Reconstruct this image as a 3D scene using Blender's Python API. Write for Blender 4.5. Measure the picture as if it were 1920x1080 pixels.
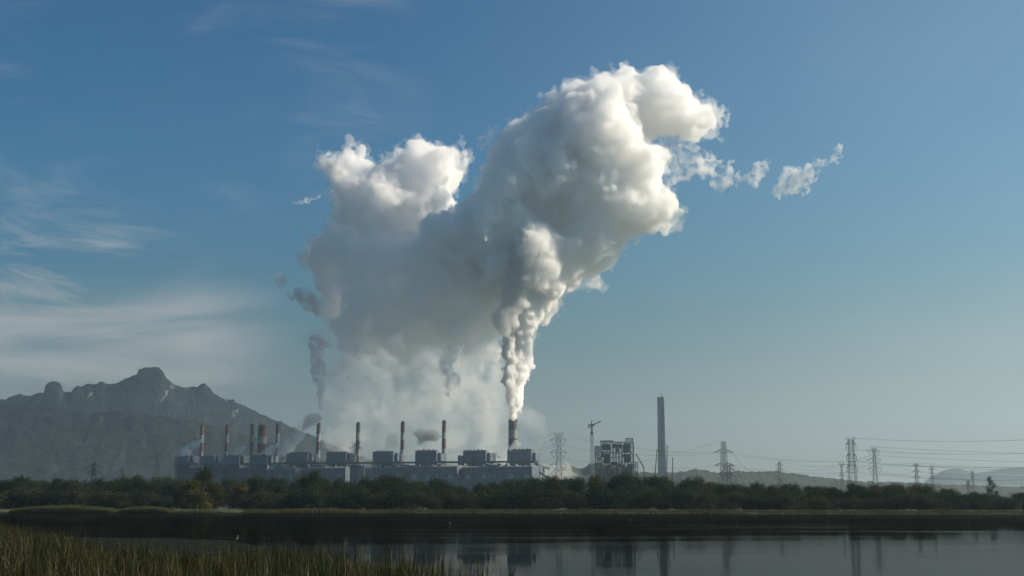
import bpy, bmesh, math, random, time
import numpy as np
T0 = time.time()
for _o in list(bpy.data.objects):
    bpy.data.objects.remove(_o)
scene = bpy.context.scene
col = bpy.context.collection
R = math.radians

# ------------------------------------------------------------------ camera
F = 2370.0                       # focal length in pixels of the 1920 wide photograph
PITCH = math.atan(408.0 / F)
CH = 3.0
cd = bpy.data.cameras.new('camera')
cam = bpy.data.objects.new('camera', cd); col.objects.link(cam)
cd.sensor_width = 36.0; cd.lens = 36.0 * F / 1920.0
cd.clip_start = 0.5; cd.clip_end = 80000.0
cam.location = (0, 0, CH); cam.rotation_euler = (R(90) + PITCH, 0, 0)
scene.camera = cam
scene.render.resolution_x = 1024; scene.render.resolution_y = 576
scene.view_settings.view_transform = 'Standard'; scene.view_settings.look = 'None'
scene.view_settings.gamma = 1; scene.view_settings.use_curve_mapping = False
scene.view_settings.exposure = 0.44
scene.cycles.use_denoising = True
scene.cycles.max_bounces = 30; scene.cycles.volume_bounces = 26
scene.cycles.volume_step_rate = 0.3; scene.cycles.diffuse_bounces = 3; scene.cycles.glossy_bounces = 3
scene.cycles.transparent_max_bounces = 16
scene.cycles.caustics_reflective = False; scene.cycles.caustics_refractive = False

# ------------------------------------------------------------------ light
SUN_AZ = R(85)      # to the right of the viewing direction
SUN_EL = R(32)
sd = (math.sin(SUN_AZ) * math.cos(SUN_EL), math.cos(SUN_AZ) * math.cos(SUN_EL), math.sin(SUN_EL))
sl = bpy.data.lights.new('sun', 'SUN'); sl.energy = 5.0; sl.angle = R(0.5); sl.color = (1.0, .86, .68)
so = bpy.data.objects.new('sun', sl); col.objects.link(so)
from mathutils import Vector, Matrix
so.rotation_euler = Vector(sd).to_track_quat('Z', 'Y').to_euler()
so.location = (0, 0, 50)

W = bpy.data.worlds.new('World'); scene.world = W; W.use_nodes = True
wn = W.node_tree.nodes; wl = W.node_tree.links
for _n in list(wn): wn.remove(_n)

class NB:
    """small node-tree writer"""
    def __init__(s, tree): s.t = tree; s.n = tree.nodes; s.l = tree.links
    def add(s, typ, **kw):
        n = s.n.new(typ)
        for k, v in kw.items(): setattr(n, k, v)
        return n
    def put(s, sock, v):
        if v is None: return
        if isinstance(v, bpy.types.NodeSocket): s.l.new(v, sock)
        else: sock.default_value = v
    def math(s, op, a, b=None, c=None, clamp=False):
        n = s.add('ShaderNodeMath', operation=op, use_clamp=clamp)
        for i, v in enumerate((a, b, c)): s.put(n.inputs[i], v)
        return n.outputs[0]
    def vec(s, op, a, b=None):
        n = s.add('ShaderNodeVectorMath', operation=op)
        s.put(n.inputs[0], a); s.put(n.inputs[1], b)
        return n.outputs[0]
    def noise(s, v, scale, detail=4, rough=.55, dist=0.0):
        n = s.add('ShaderNodeTexNoise'); s.put(n.inputs['Vector'], v)
        n.inputs['Scale'].default_value = scale; n.inputs['Detail'].default_value = detail
        n.inputs['Roughness'].default_value = rough; n.inputs['Distortion'].default_value = dist
        return n.outputs[0]
    def mapr(s, v, a, b, c=0.0, d=1.0, smooth=True):
        n = s.add('ShaderNodeMapRange', interpolation_type='SMOOTHSTEP' if smooth else 'LINEAR')
        s.put(n.inputs[0], v)
        for i, q in enumerate((a, b, c, d)): n.inputs[i + 1].default_value = q
        return n.outputs[0]
    def mix(s, f, a, b, mode='MIX'):
        n = s.add('ShaderNodeMix', data_type='RGBA', blend_type=mode)
        s.put(n.inputs[0], f)
        s.put(n.inputs[6], a if isinstance(a, bpy.types.NodeSocket) else (*a, 1))
        s.put(n.inputs[7], b if isinstance(b, bpy.types.NodeSocket) else (*b, 1))
        return n.outputs[2]
    def comb(s, x, y, z):
        n = s.add('ShaderNodeCombineXYZ')
        for i, v in enumerate((x, y, z)): s.put(n.inputs[i], v)
        return n.outputs[0]

w = NB(W.node_tree)
sky = w.add('ShaderNodeTexSky', sky_type='NISHITA')
sky.sun_disc = False; sky.sun_elevation = SUN_EL; sky.sun_rotation = SUN_AZ
sky.air_density = 1.2; sky.dust_density = 1.2; sky.ozone_density = 2.6; sky.altitude = 200
tc = w.add('ShaderNodeTexCoord'); sp = w.add('ShaderNodeSeparateXYZ'); wl.new(tc.outputs['Generated'], sp.inputs[0])
dx, dy, dz = sp.outputs
hy = w.math('MAXIMUM', dy, 0.05)
az = w.math('DIVIDE', dx, hy)            # tangent of the azimuth
el = w.math('DIVIDE', dz, hy)            # tangent of the elevation
front = w.mapr(dy, 0.05, 0.4)
# drifting thin cirrus, low in the left of the sky
az2 = w.math('ADD', az, w.math('MULTIPLY', el, 1.3))
wv = w.comb(w.math('MULTIPLY', az, 2.2), w.math('MULTIPLY', el, 15.0), 0.0)
n1 = w.noise(wv, 1.6, 7, .56, .6)
n2 = w.noise(w.comb(w.math('MULTIPLY', az2, 5.0), w.math('MULTIPLY', el, 17.0), 3.3), 1.5, 7, .62, .8)
n3 = w.noise(w.comb(w.math('MULTIPLY', az, 2.5), w.math('MULTIPLY', el, 3.0), 7.3), 1.5, 3)
low = w.math('MULTIPLY', w.mapr(el, .06, .105), w.mapr(el, .145, .19, 1, 0))
low = w.math('MULTIPLY', low, w.mapr(az, -.26, -.16, 1, 0))
low = w.math('MULTIPLY', low, w.mapr(n1, .30, .66))
mid = w.math('MULTIPLY', w.mapr(el, .14, .17), w.mapr(el, .20, .24, 1, 0))
mid = w.math('MULTIPLY', mid, w.mapr(az, -.36, -.22, 1, 0))
mid = w.math('MULTIPLY', mid, w.mapr(n2, .46, .70))
up = w.math('MULTIPLY', w.mapr(el, .18, .24), w.mapr(n2, .44, .78))
up = w.math('MULTIPLY', up, w.mapr(n3, .40, .60))
up = w.math('MULTIPLY', up, w.mapr(az, -.14, -.05, 1, 0))
rb = w.math('SUBTRACT', el, w.math('MULTIPLY', az, .30))
rgt = w.mapr(rb, -.02, .11, 1, 0)
rgt = w.math('MULTIPLY', rgt, w.mapr(az, -.1, .35))
rgt = w.math('MULTIPLY', rgt, w.mapr(n1, .25, .75, .75, 1.15))
cl = w.math('ADD', w.math('MULTIPLY', low, .46), w.math('MULTIPLY', mid, .38))
cl = w.math('ADD', cl, w.math('MULTIPLY', up, .22))
cl = w.math('ADD', cl, w.math('MULTIPLY', rgt, .13))
cl = w.math('MULTIPLY', cl, front, clamp=True)
hs = w.add('ShaderNodeHueSaturation'); hs.inputs['Saturation'].default_value = 1.45; hs.inputs['Value'].default_value = 1.0
wl.new(sky.outputs[0], hs.inputs['Color'])
skt = w.mix(1.0, hs.outputs[0], w.mix(w.mapr(el, .0, .30), (.75, .62, .55), (.56, 1.27, 1.38)), 'MULTIPLY')
skt = w.mix(w.math('MULTIPLY', w.math('MULTIPLY', front, w.mapr(az, -.15, .5)), w.mapr(n3, .2, .8, .13, .19)), skt, (9.5, 13.2, 13.2))
skc = w.mix(cl, skt, (14.0, 12.8, 11.8))
bg = w.add('ShaderNodeBackground'); bg.inputs[1].default_value = 0.0385
wl.new(skc, bg.inputs[0])
wo = w.add('ShaderNodeOutputWorld'); wl.new(bg.outputs[0], wo.inputs[0])

# ------------------------------------------------------------------ helpers
def at(u, v, Y):
    """photograph pixel (1920x1080) at distance Y -> world point"""
    a = (u - 960.0) / F; b = (540.0 - v) / F
    c, s = math.cos(PITCH), math.sin(PITCH)
    d = (a, c - b * s, s + b * c)
    k = Y / d[1]
    return Vector((d[0] * k, Y, CH + d[2] * k))
def gx(u, Y): return at(u, 935, Y).x
def M2P(Y): return F / Y            # photo pixels per metre

def mat(name, base, rough=.8, fn=None, metallic=0.0, var=.25, vscale=.4, spec=.3):
    m = bpy.data.materials.new(name); m.use_nodes = True
    b = NB(m.node_tree); p = m.node_tree.nodes['Principled BSDF']
    p.inputs['Roughness'].default_value = rough; p.inputs['Metallic'].default_value = metallic
    p.inputs['Specular IOR Level'].default_value = spec
    if fn: c = fn(b, p)
    else:
        t = b.add('ShaderNodeTexCoord')
        nz = b.noise(t.outputs['Object'], vscale, 5, .6)
        c = b.mix(b.mapr(nz, .3, .7, smooth=False), tuple(x * (1 - var) for x in base), tuple(min(1, x * (1 + var)) for x in base))
    if c is not None: b.put(p.inputs['Base Color'], c)
    return m

def newobj(name, me, m, parent=None):
    o = bpy.data.objects.new(name, me); col.objects.link(o)
    if m is not None:
        for q in (m if isinstance(m, (list, tuple)) else [m]): me.materials.append(q)
    if parent is not None: o.parent = parent
    return o
def tag(o, label=None, cat=None, group=None, kind=None):
    if label: o['label'] = label
    if cat: o['category'] = cat
    if group: o['group'] = group
    if kind: o['kind'] = kind
    return o
def empty(name, loc, rz, label, cat, group=None, scale=1.0):
    o = bpy.data.objects.new(name, None); col.objects.link(o)
    o.empty_display_size = 1; o.location = loc; o.rotation_euler = (0, 0, rz); o.scale = (scale,) * 3
    return tag(o, label, cat, group)
def mesh_np(name, V, Fc, smooth=False):
    me = bpy.data.meshes.new(name)
    V = np.asarray(V, dtype=np.float32); Fc = np.asarray(Fc, dtype=np.int32)
    k = Fc.shape[1]
    me.vertices.add(len(V)); me.vertices.foreach_set('co', V.ravel())
    me.loops.add(Fc.size); me.loops.foreach_set('vertex_index', Fc.ravel())
    me.polygons.add(len(Fc)); me.polygons.foreach_set('loop_start', np.arange(len(Fc), dtype=np.int32) * k)
    try: me.polygons.foreach_set('loop_total', np.full(len(Fc), k, dtype=np.int32))
    except Exception: pass
    me.update(calc_edges=True)
    if smooth: me.polygons.foreach_set('use_smooth', np.ones(len(Fc), dtype=bool))
    return me

class MB:
    def __init__(s): s.v = []; s.f = []
    def box(s, x0, x1, y0, y1, z0, z1):
        n = len(s.v)
        s.v += [(x0, y0, z0), (x1, y0, z0), (x1, y1, z0), (x0, y1, z0), (x0, y0, z1), (x1, y0, z1), (x1, y1, z1), (x0, y1, z1)]
        s.f += [[n + i for i in q] for q in ((0, 3, 2, 1), (4, 5, 6, 7), (0, 1, 5, 4), (1, 2, 6, 5), (2, 3, 7, 6), (3, 0, 4, 7))]
        return s
    def prism(s, pts, x0, x1):          # profile in y,z extruded along x
        n = len(s.v); k = len(pts)
        s.v += [(x0, a, b) for a, b in pts] + [(x1, a, b) for a, b in pts]
        s.f.append([n + i for i in range(k)]); s.f.append([n + k + i for i in reversed(range(k))])
        for i in range(k):
            j = (i + 1) % k; s.f.append([n + j, n + i, n + k + i, n + k + j])
        return s
    def bar(s, a, b, w=.3, h=None):
        a = Vector(a); b = Vector(b); d = b - a
        if d.length < 1e-6: return s
        d.normalize(); h = h or w
        up = Vector((0, 0, 1)) if abs(d.z) < .95 else Vector((0, 1, 0))
        x = d.cross(up).normalized(); y = x.cross(d)
        n = len(s.v)
        for p in (a, b):
            for i, j in ((-1, -1), (1, -1), (1, 1), (-1, 1)): s.v.append(tuple(p + x * (i * w / 2) + y * (j * h / 2)))
        s.f += [[n + i for i in q] for q in ((0, 3, 2, 1), (4, 5, 6, 7), (0, 1, 5, 4), (1, 2, 6, 5), (2, 3, 7, 6), (3, 0, 4, 7))]
        return s
    def tube(s, prof, seg=24, cx=0, cy=0, cap=True):     # prof: (r, z) list
        n = len(s.v)
        for r, z in prof:
            for i in range(seg):
                t = 2 * math.pi * i / seg; s.v.append((cx + r * math.cos(t), cy + r * math.sin(t), z))
        for k in range(len(prof) - 1):
            for i in range(seg):
                j = (i + 1) % seg
                s.f.append([n + k * seg + i, n + k * seg + j, n + (k + 1) * seg + j, n + (k + 1) * seg + i])
        if cap:
            s.f.append([n + i for i in reversed(range(seg))]); s.f.append([n + (len(prof) - 1) * seg + i for i in range(seg)])
        return s
    def build(s, name, m, parent=None):
        me = bpy.data.meshes.new(name); me.from_pydata([tuple(v) for v in s.v], [], s.f); me.update()
        return newobj(name, me, m, parent)
def copy_tree(o, parent=None):
    c = o.copy(); col.objects.link(c)
    if parent is not None: c.parent = parent
    for ch in list(o.children): copy_tree(ch, c)
    return c
def curve(xs):
    xs = sorted(xs); a = [p[0] for p in xs]; b = [p[1] for p in xs]
    return lambda q: np.interp(q, a, b)

rng = np.random.default_rng(7); random.seed(7)
def vnoise(shape, scales, seed):
    """smooth value noise on a 3-D grid, one octave of `scales` cells per axis (in voxels)"""
    g = np.random.default_rng(seed)
    dims = [int(math.ceil(n / sc)) + 2 for n, sc in zip(shape, scales)]
    L = g.standard_normal(dims).astype(np.float32)
    for ax in range(len(shape)):
        p = np.arange(shape[ax]) / scales[ax]; i = p.astype(int); f = (p - i); f = f * f * f * (f * (f * 6 - 15) + 10)
        f = f.astype(np.float32); sh = [1] * L.ndim; sh[ax] = -1; f = f.reshape(sh)
        L = np.take(L, i, axis=ax) * (1 - f) + np.take(L, i + 1, axis=ax) * f
    return L
def fbm(shape, base, octs, seed, gain=.5):
    out = np.zeros(shape, dtype=np.float32); a = 1.0; s = float(base)
    for k in range(octs):
        if s < 1.2: break
        out += a * vnoise(shape, [s] * len(shape), seed + k); a *= gain; s *= .5
    return out

# ------------------------------------------------------------------ ground and water
SH = curve([(-9000, 620), (-300, 602), (-160, 588), (-60, 535), (0, 500), (90, 450), (160, 430), (260, 425), (9000, 425)])
def shore(x): return float(SH(x)) + 3.5 * math.sin(x * .045) + 1.6 * math.sin(x * .17 + 1) + .8 * math.sin(x * .53)
def grass_fn(b, p):
    t = b.add('ShaderNodeTexCoord')
    n = b.noise(t.outputs['Object'], .25, 8, .65); n2 = b.noise(t.outputs['Object'], .012, 4)
    c = b.mix(b.mapr(n, .35, .68), (.020, .028, .010), (.075, .080, .026))
    return b.mix(b.mapr(n2, .4, .62), c, (.060, .064, .028))
M_ground = mat('ground_grass', (0, 0, 0), .95, grass_fn)
xs = np.unique(np.concatenate([np.linspace(-14000, -800, 40), np.arange(-800, 800, 4.0), np.linspace(800, 14000, 40)]))
offs = [-3000, -400, -60, -14, -5, -1, 1.2, 3, 5, 8, 11, 14, 17, 22, 30, 60, 150, 400, 1000, 3000, 6000, 13500]
hts = [-1.6, -1.6, -1.6, -1.2, -.5, -.12, .22, .42, .55, .8, 1.15, 1.25, 1.2, .9, .9, .9, .9, 1, 1, 1, 1, 1]
V = []; 
for j, (of, h) in enumerate(zip(offs, hts)):
    for x in xs:
        y = shore(x) + of
        z = h
        if 1 < of < 40: z += .10 * math.sin(x * .31 + j) + .08 * math.sin(x * .9 + 2 * j)
        V.append((x, max(y, -2500 + j) if of < 0 else y, z))
n = len(xs)
Fc = [(j * n + i, j * n + i + 1, (j + 1) * n + i + 1, (j + 1) * n + i) for j in range(len(offs) - 1) for i in range(n - 1)]
tag(newobj('ground', mesh_np('ground', V, Fc, True), M_ground), kind='structure')

def water_fn(b, p): return None
mw = bpy.data.materials.new('water'); mw.use_nodes = True; b = NB(mw.node_tree)
for q in list(b.n): b.n.remove(q)
t = b.add('ShaderNodeTexCoord')
mp = b.add('ShaderNodeMapping'); b.l.new(t.outputs['Object'], mp.inputs[0]); mp.inputs['Scale'].default_value = (1.0, .35, 1)
nz = b.noise(mp.outputs[0], .9, 5, .6)
mp2 = b.add('ShaderNodeMapping'); b.l.new(t.outputs['Object'], mp2.inputs[0]); mp2.inputs['Scale'].default_value = (.05, .22, 1)
patch = b.noise(mp2.outputs[0], .35, 5, .6, .4)
bp = b.add('ShaderNodeBump'); b.l.new(b.mapr(patch, .40, .62, .03, .16), bp.inputs['Strength']); bp.inputs['Distance'].default_value = .05
b.l.new(nz, bp.inputs['Height'])
gl = b.add('ShaderNodeBsdfGlossy'); b.put(gl.inputs['Roughness'], b.mapr(patch, .45, .62, .03, .075)); b.l.new(bp.outputs[0], gl.inputs['Normal'])
gl.inputs['Color'].default_value = (.31, .315, .31, 1)
df = b.add('ShaderNodeBsdfDiffuse'); df.inputs['Color'].default_value = (.010, .014, .013, 1)
fr = b.add('ShaderNodeFresnel'); fr.inputs[0].default_value = 1.33
mx = b.add('ShaderNodeMixShader'); b.l.new(fr.outputs[0], mx.inputs[0]); b.l.new(df.outputs[0], mx.inputs[1]); b.l.new(gl.outputs[0], mx.inputs[2])
ot = b.add('ShaderNodeOutputMaterial'); b.l.new(mx.outputs[0], ot.inputs[0])
me = mesh_np('lake', [(-13000, -2400, 0), (13000, -2400, 0), (13000, 700, 0), (-13000, 700, 0)], [(0, 1, 2, 3)])
tag(newobj('lake', me, mw), kind='structure')

# pale track on top of the bank
def strip(name, x0, x1, step, off0, off1, z, m):
    X = np.arange(x0, x1, step); V = []; 
    for x in X:
        V.append((x, shore(x) + off0, z)); V.append((x, shore(x) + off1, z + .02))
    Fc = [(2 * i, 2 * i + 2, 2 * i + 3, 2 * i + 1) for i in range(len(X) - 1)]
    return newobj(name, mesh_np(name, V, Fc), m)
M_dirt = mat('dirt', (.30, .29, .25), .95, var=.3, vscale=.5)
tag(strip('track', -20, 420, 4, 11.5, 14.0, 1.42, M_dirt), kind='structure')

# ------------------------------------------------------------------ hills
def rock_fn(b, p):
    t = b.add('ShaderNodeTexCoord')
    n = b.noise(t.outputs['Object'], .022, 8, .72); n2 = b.noise(t.outputs['Object'], .004, 5, .65)
    g = b.mix(b.mapr(n, .38, .66), (.005, .011, .012), (.024, .036, .034))
    ge = b.add('ShaderNodeNewGeometry'); s = b.add('ShaderNodeSeparateXYZ'); b.l.new(ge.outputs['Normal'], s.inputs[0])
    steep = b.mapr(s.outputs[2], .25, .48, 1, 0)
    bare = b.math('MULTIPLY', steep, b.mapr(n2, .52, .62))
    s2 = b.add('ShaderNodeSeparateXYZ'); b.l.new(t.outputs['Object'], s2.inputs[0]); spots = None
    wob = b.math('MULTIPLY', b.math('SUBTRACT', b.noise(t.outputs['Object'], .03, 4), .5), 70.0)
    for u, v, ru, rv in ((160, 762, 5, 15), (174, 768, 3, 9), (276, 708, 4, 6), (304, 708, 3.5, 10), (292, 694, 5, 4), (383, 734, 5, 5), (372, 752, 3, 9), (268, 726, 3, 12), (112, 728, 6, 5)):
        c_ = at(u, v, 5200 if v < 745 else 4900)
        ddx = b.math('DIVIDE', b.math('ADD', b.math('SUBTRACT', s2.outputs[0], c_.x), wob), ru * 2.2); ddz = b.math('DIVIDE', b.math('ADD', b.math('SUBTRACT', s2.outputs[2], c_.z), wob), rv * 2.2)
        q = b.math('LESS_THAN', b.math('ADD', b.math('MULTIPLY', ddx, ddx), b.math('MULTIPLY', ddz, ddz)), 1.0)
        spots = q if spots is None else b.math('MAXIMUM', spots, q)
    spots = b.math('MULTIPLY', spots, b.mapr(n, .42, .56))
    bu = b.add('ShaderNodeBump'); bu.inputs['Strength'].default_value = .9; bu.inputs['Distance'].default_value = 14
    b.l.new(b.noise(t.outputs['Object'], .035, 6, .7), bu.inputs['Height']); b.l.new(bu.outputs[0], p.inputs['Normal'])
    return b.mix(b.math('MAXIMUM', spots, b.math('MULTIPLY', bare, .35)), g, (.24, .22, .18))
M_rock = mat('forest_rock', (0, 0, 0), .95, rock_fn)
def ridge(name, prof, Yr, Yf, Yb, du, rough, seed, m, rows=70, label=None):
    us = np.arange(prof[0][0], prof[-1][0] + .01, du); P = curve(prof)
    nu = len(us); dm_ = Yr / F * du; dr_ = (Yr - Yf) / (.8 * rows); g1 = 0
    for k, wl2 in enumerate((420, 210, 105, 55)): g1 = g1 + .62 ** k * vnoise((nu, rows), (max(wl2 / dm_, 1.1), max(wl2 / dr_, 1.1)), seed + k)
    g1 /= np.abs(g1).max()
    g2 = fbm((nu, rows), 6, 3, seed + 30, .7); g2 /= np.abs(g2).max()
    V = []
    Hh_ = np.array([at(u, float(P(u)), Yr).z for u in us]); kk = np.exp(-.5 * (np.arange(-90, 91) * du / 32.0) ** 2) if du < 90 else None
    Hs_ = np.convolve(np.pad(Hh_, 90, mode='edge'), kk / kk.sum(), mode='valid')
    for i, u in enumerate(us):
        top = at(u, float(P(u)), Yr)
        for j in range(rows):
            tt = j / (rows - 1)
            if tt <= .8:
                q = 1 - (1 - tt / .8) ** 1.7; y = Yf + (Yr - Yf) * q; s = .45 * q ** 1.6 + .55 * q ** 6 if rough > .6 else q ** 1.25
            else:
                q = (tt - .8) / .2; y = Yr + (Yb - Yr) * q; s = (1 - q) ** 1.5
            kw = math.exp(-((y - Yr) / (42 if rough > .6 else 400)) ** 2); fade = 1 - .96 * math.exp(-((y - Yr) / 130) ** 2)
            H = max(Hs_[i] + (top.z - Hs_[i]) * kw, 2)
            z = H * s + rough * H * .17 * g1[i, j] * fade * min(1, tt * 4) * (1 - (tt > .8) * q) + g2[i, j] * (7 if rough > .6 else 4)
            V.append((top.x * (y / Yr) ** .6 + g1[i, j] * 25 * fade, y, max(z, -2) if tt > .02 and tt < .98 else -2))
    Fc = [(i * rows + j, (i + 1) * rows + j, (i + 1) * rows + j + 1, i * rows + j + 1) for i in range(nu - 1) for j in range(rows - 1)]
    o = newobj(name, mesh_np(name, V, Fc, False), m)
    return tag(o, kind='structure')
MP = [(-700, 800), (-400, 770), (-250, 740), (-120, 760), (-60, 752), (0, 748), (10, 747), (22, 741), (38, 738), (50, 741), (58, 741), (68, 737), (80, 737), (83, 733), (84, 724), (90, 717),
      (100, 714), (112, 717), (117, 726), (118, 735), (125, 735), (133, 736), (138, 727), (145, 723), (152, 725), (160, 722), (168, 719), (176, 721), (182, 720), (188, 715), (194, 716), (199, 721),
      (215, 719), (224, 716), (234, 711), (245, 706), (256, 702), (260, 693), (272, 690), (285, 688), (298, 688), (306, 697), (310, 706), (318, 714), (328, 721), (340, 726), (355, 726), (370, 725),
      (377, 720), (385, 719), (391, 725), (400, 736), (410, 743), (425, 749), (435, 750), (437, 748), (445, 754), (460, 762), (478, 770), (500, 781), (520, 790), (527, 789), (540, 797), (560, 806),
      (590, 818), (620, 832), (660, 850), (720, 872), (800, 900), (860, 930)]
ridge('mountain', MP, 5600, 4300, 7000, 1.5, 1.0, 11, M_rock, 130)
FP = [(-700, 860), (-300, 790), (-60, 768), (0, 757), (60, 760), (110, 765), (170, 776), (200, 772), (230, 770), (270, 773), (300, 781), (340, 784), (380, 793), (420, 800), (450, 812), (500, 826), (560, 846), (620, 868), (700, 895), (740, 930)]
ridge('foothill', FP, 4300, 3300, 5000, 3, .7, 23, M_rock, 60)
RP = [(1000, 940), (1020, 895), (1040, 880), (1058, 872), (1068, 870), (1080, 877), (1092, 878), (1105, 870), (1120, 867), (1135, 872), (1160, 880), (1195, 885), (1230, 886), (1260, 885), (1275, 883), (1290, 881), (1305, 879),
      (1320, 882), (1345, 885), (1390, 883), (1420, 884), (1450, 885), (1480, 887), (1500, 889), (1530, 893), (1560, 898), (1600, 901), (1640, 903), (1700, 905), (1780, 908), (1850, 911), (1920, 913), (2100, 915), (2400, 925), (2600, 940)]
_r = random.Random(3)
RP2 = []
_P = curve(RP)
for u in np.arange(1000, 2600, 5): RP2.append((u, float(_P(u)) + _r.uniform(-1.2, 1.0)))
M_wood = mat('far_wood', (.03, .04, .022), .95, var=.5, vscale=.02)
ridge('ridge', RP2, 3400, 2900, 4200, 2.5, .3, 31, M_wood, 40)
ridge('far_hill', [(1650, 935), (1700, 915), (1730, 905), (1750, 893), (1765, 884), (1780, 879), (1800, 879), (1812, 883), (1828, 887), (1850, 884), (1880, 879), (1920, 876), (1980, 872), (2100, 880), (2300, 935)],
      10500, 9300, 11500, 6, .3, 41, M_wood, 24)

# ------------------------------------------------------------------ trees
def leaf_mesh(name, blobs, nleaf, size, seed, gaps=.3, flat=1.0):
    """leaf clumps spread through the outer shell of lobes; returns a mesh of small quads"""
    g = np.random.default_rng(seed)
    B = np.array(blobs, dtype=float); vol = B[:, 3] ** 2; pr = vol / vol.sum()
    # twigs: each lobe carries clusters, each cluster carries leaves
    ncl = nleaf // 14
    li = g.choice(len(B), ncl, p=pr)
    d = g.standard_normal((ncl, 3)); d /= np.linalg.norm(d, axis=1)[:, None]
    rr = (g.random(ncl) ** .45) * (1 + .12 * g.standard_normal(ncl))
    c = B[li, :3] + d * (B[li, 3] * rr)[:, None] * np.array([1, 1, .85 * flat])
    keep = c[:, 2] > .15
    c = c[keep]; d = d[keep]; ncl = len(c)
    k = 14
    p = c[:, None, :] + g.standard_normal((ncl, k, 3)) * size * 1.25
    p = p.reshape(-1, 3); dd = np.repeat(d, k, axis=0)
    nn = dd * .5 + g.standard_normal(p.shape) * .8 + np.array([0, 0, .45]); nn /= np.linalg.norm(nn, axis=1)[:, None]
    a = np.cross(nn, g.standard_normal(p.shape)); a /= np.linalg.norm(a, axis=1)[:, None]; b2 = np.cross(nn, a)
    s = size * (.55 + .8 * g.random(len(p)))[:, None]
    V = np.stack([p - a * s * .5, p - b2 * s * .32, p + a * s * .5, p + b2 * s * .32], axis=1).reshape(-1, 3)
    Fc = np.arange(len(p) * 4).reshape(-1, 4)
    return mesh_np(name, V, Fc)
def leaf_mat(name, c1, c2, c3=None):
    m = bpy.data.materials.new(name); m.use_nodes = True; b = NB(m.node_tree)
    for q in list(b.n): b.n.remove(q)
    ge = b.add('ShaderNodeNewGeometry'); oi = b.add('ShaderNodeObjectInfo'); t = b.add('ShaderNodeTexCoord')
    c = b.mix(ge.outputs['Random Per Island'], c1, c2)
    h = b.mix(oi.outputs['Random'], (.62, .70, .66), (1.35, 1.22, 1.05))
    c = b.mix(1.0, c, h, 'MULTIPLY')
    if c3:
        nz = b.noise(t.outputs['Object'], .35, 2); c = b.mix(b.mapr(nz, .52, .62), c, c3)
    df = b.add('ShaderNodeBsdfDiffuse'); tr = b.add('ShaderNodeBsdfTranslucent'); b.l.new(c, df.inputs[0]); b.l.new(c, tr.inputs[0])
    mx = b.add('ShaderNodeMixShader'); mx.inputs[0].default_value = .28
    b.l.new(df.outputs[0], mx.inputs[1]); b.l.new(tr.outputs[0], mx.inputs[2])
    o = b.add('ShaderNodeOutputMaterial'); b.l.new(mx.outputs[0], o.inputs[0]); return m
M_leafA = leaf_mat('leaf_dark', (.014, .026, .017), (.050, .066, .040))
M_leafB = leaf_mat('leaf_olive', (.021, .032, .019), (.064, .074, .044))
M_leafY = leaf_mat('leaf_yellow', (.035, .045, .018), (.07, .075, .035), (.13, .11, .035))
M_bark = mat('bark', (.10, .085, .065), .9, vscale=2)
def trunk_mesh(name, H, cr, seed):
    r = random.Random(seed); m = MB()
    def limb(a, b, ra, rb, seg=6):
        a = Vector(a); b = Vector(b); d = (b - a).normalized(); x = d.orthogonal().normalized(); y = d.cross(x); n = len(m.v)
        for p, rad in ((a, ra), (b, rb)):
            for i in range(seg):
                t = 2 * math.pi * i / seg; m.v.append(tuple(p + x * rad * math.cos(t) + y * rad * math.sin(t)))
        for i in range(seg): m.f.append([n + i, n + (i + 1) % seg, n + seg + (i + 1) % seg, n + seg + i])
    base = .42 * H
    limb((0, 0, -.4), (r.uniform(-.3, .3), r.uniform(-.3, .3), base), .028 * H, .019 * H, 8)
    for k in range(6):
        t = k * 1.05 + r.random(); e = r.uniform(.4, .75) * cr
        mid = (e * .5 * math.cos(t), e * .5 * math.sin(t), base + .18 * H)
        limb((0, 0, base * r.uniform(.75, 1)), mid, .014 * H, .009 * H); limb(mid, (e * math.cos(t), e * math.sin(t), base + r.uniform(.3, .45) * H), .009 * H, .003 * H)
    me = bpy.data.meshes.new(name); me.from_pydata(m.v, [], m.f); me.update(); return me
TREES = []
def blobs_for(H, cr, seed, kind):
    r = random.Random(seed); B = []
    if kind == 'spire':
        for k in range(26):
            z = H * (.12 + .86 * k / 25); w_ = cr * min(1, 1.25 * (1 - (k / 25)) ** .7) * r.uniform(.4, 1.25); t = r.uniform(0, 6.28)
            B.append((w_ * .8 * math.cos(t), w_ * .8 * math.sin(t), z, r.uniform(.5, 1.0) * (1.25 - k / 25) + .25))
        return B
    lowz = .12 if kind != 'tall' else .38
    for k in range(24 if kind != 'bush' else 14):
        t = r.uniform(0, 6.28); q = r.random(); z = H * (lowz + (.88 - lowz) * q)
        w_ = cr * math.sqrt(max(.1, 1 - ((q - .35) / .75) ** 2)) * r.uniform(.35, .85)
        B.append((w_ * math.cos(t), w_ * math.sin(t), z, cr * r.uniform(.26, .46)))
    B.append((0, 0, H * .72, cr * .55))
    return B
def protoset(name, kind, H, cr, nleaf, size, seeds):
    out = []
    for s in seeds:
        crown = leaf_mesh(name + '_crown', blobs_for(H, cr, s, kind), nleaf, size, s)
        # normalise so that the crown top is at H
        out.append((crown, trunk_mesh(name + '_trunk', H, cr, s), H))
    return out
P_round = protoset('tree', 'round', 12, 6.2, 11000, .42, (1, 2, 3, 4, 5, 6))
P_tall = protoset('tall_tree', 'tall', 12, 4.6, 8000, .40, (11, 12))
P_bush = protoset('bush', 'bush', 6, 4.4, 5200, .36, (21, 22, 23))
P_spire = protoset('conifer', 'spire', 12, 3.2, 7000, .26, (31,))
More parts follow.
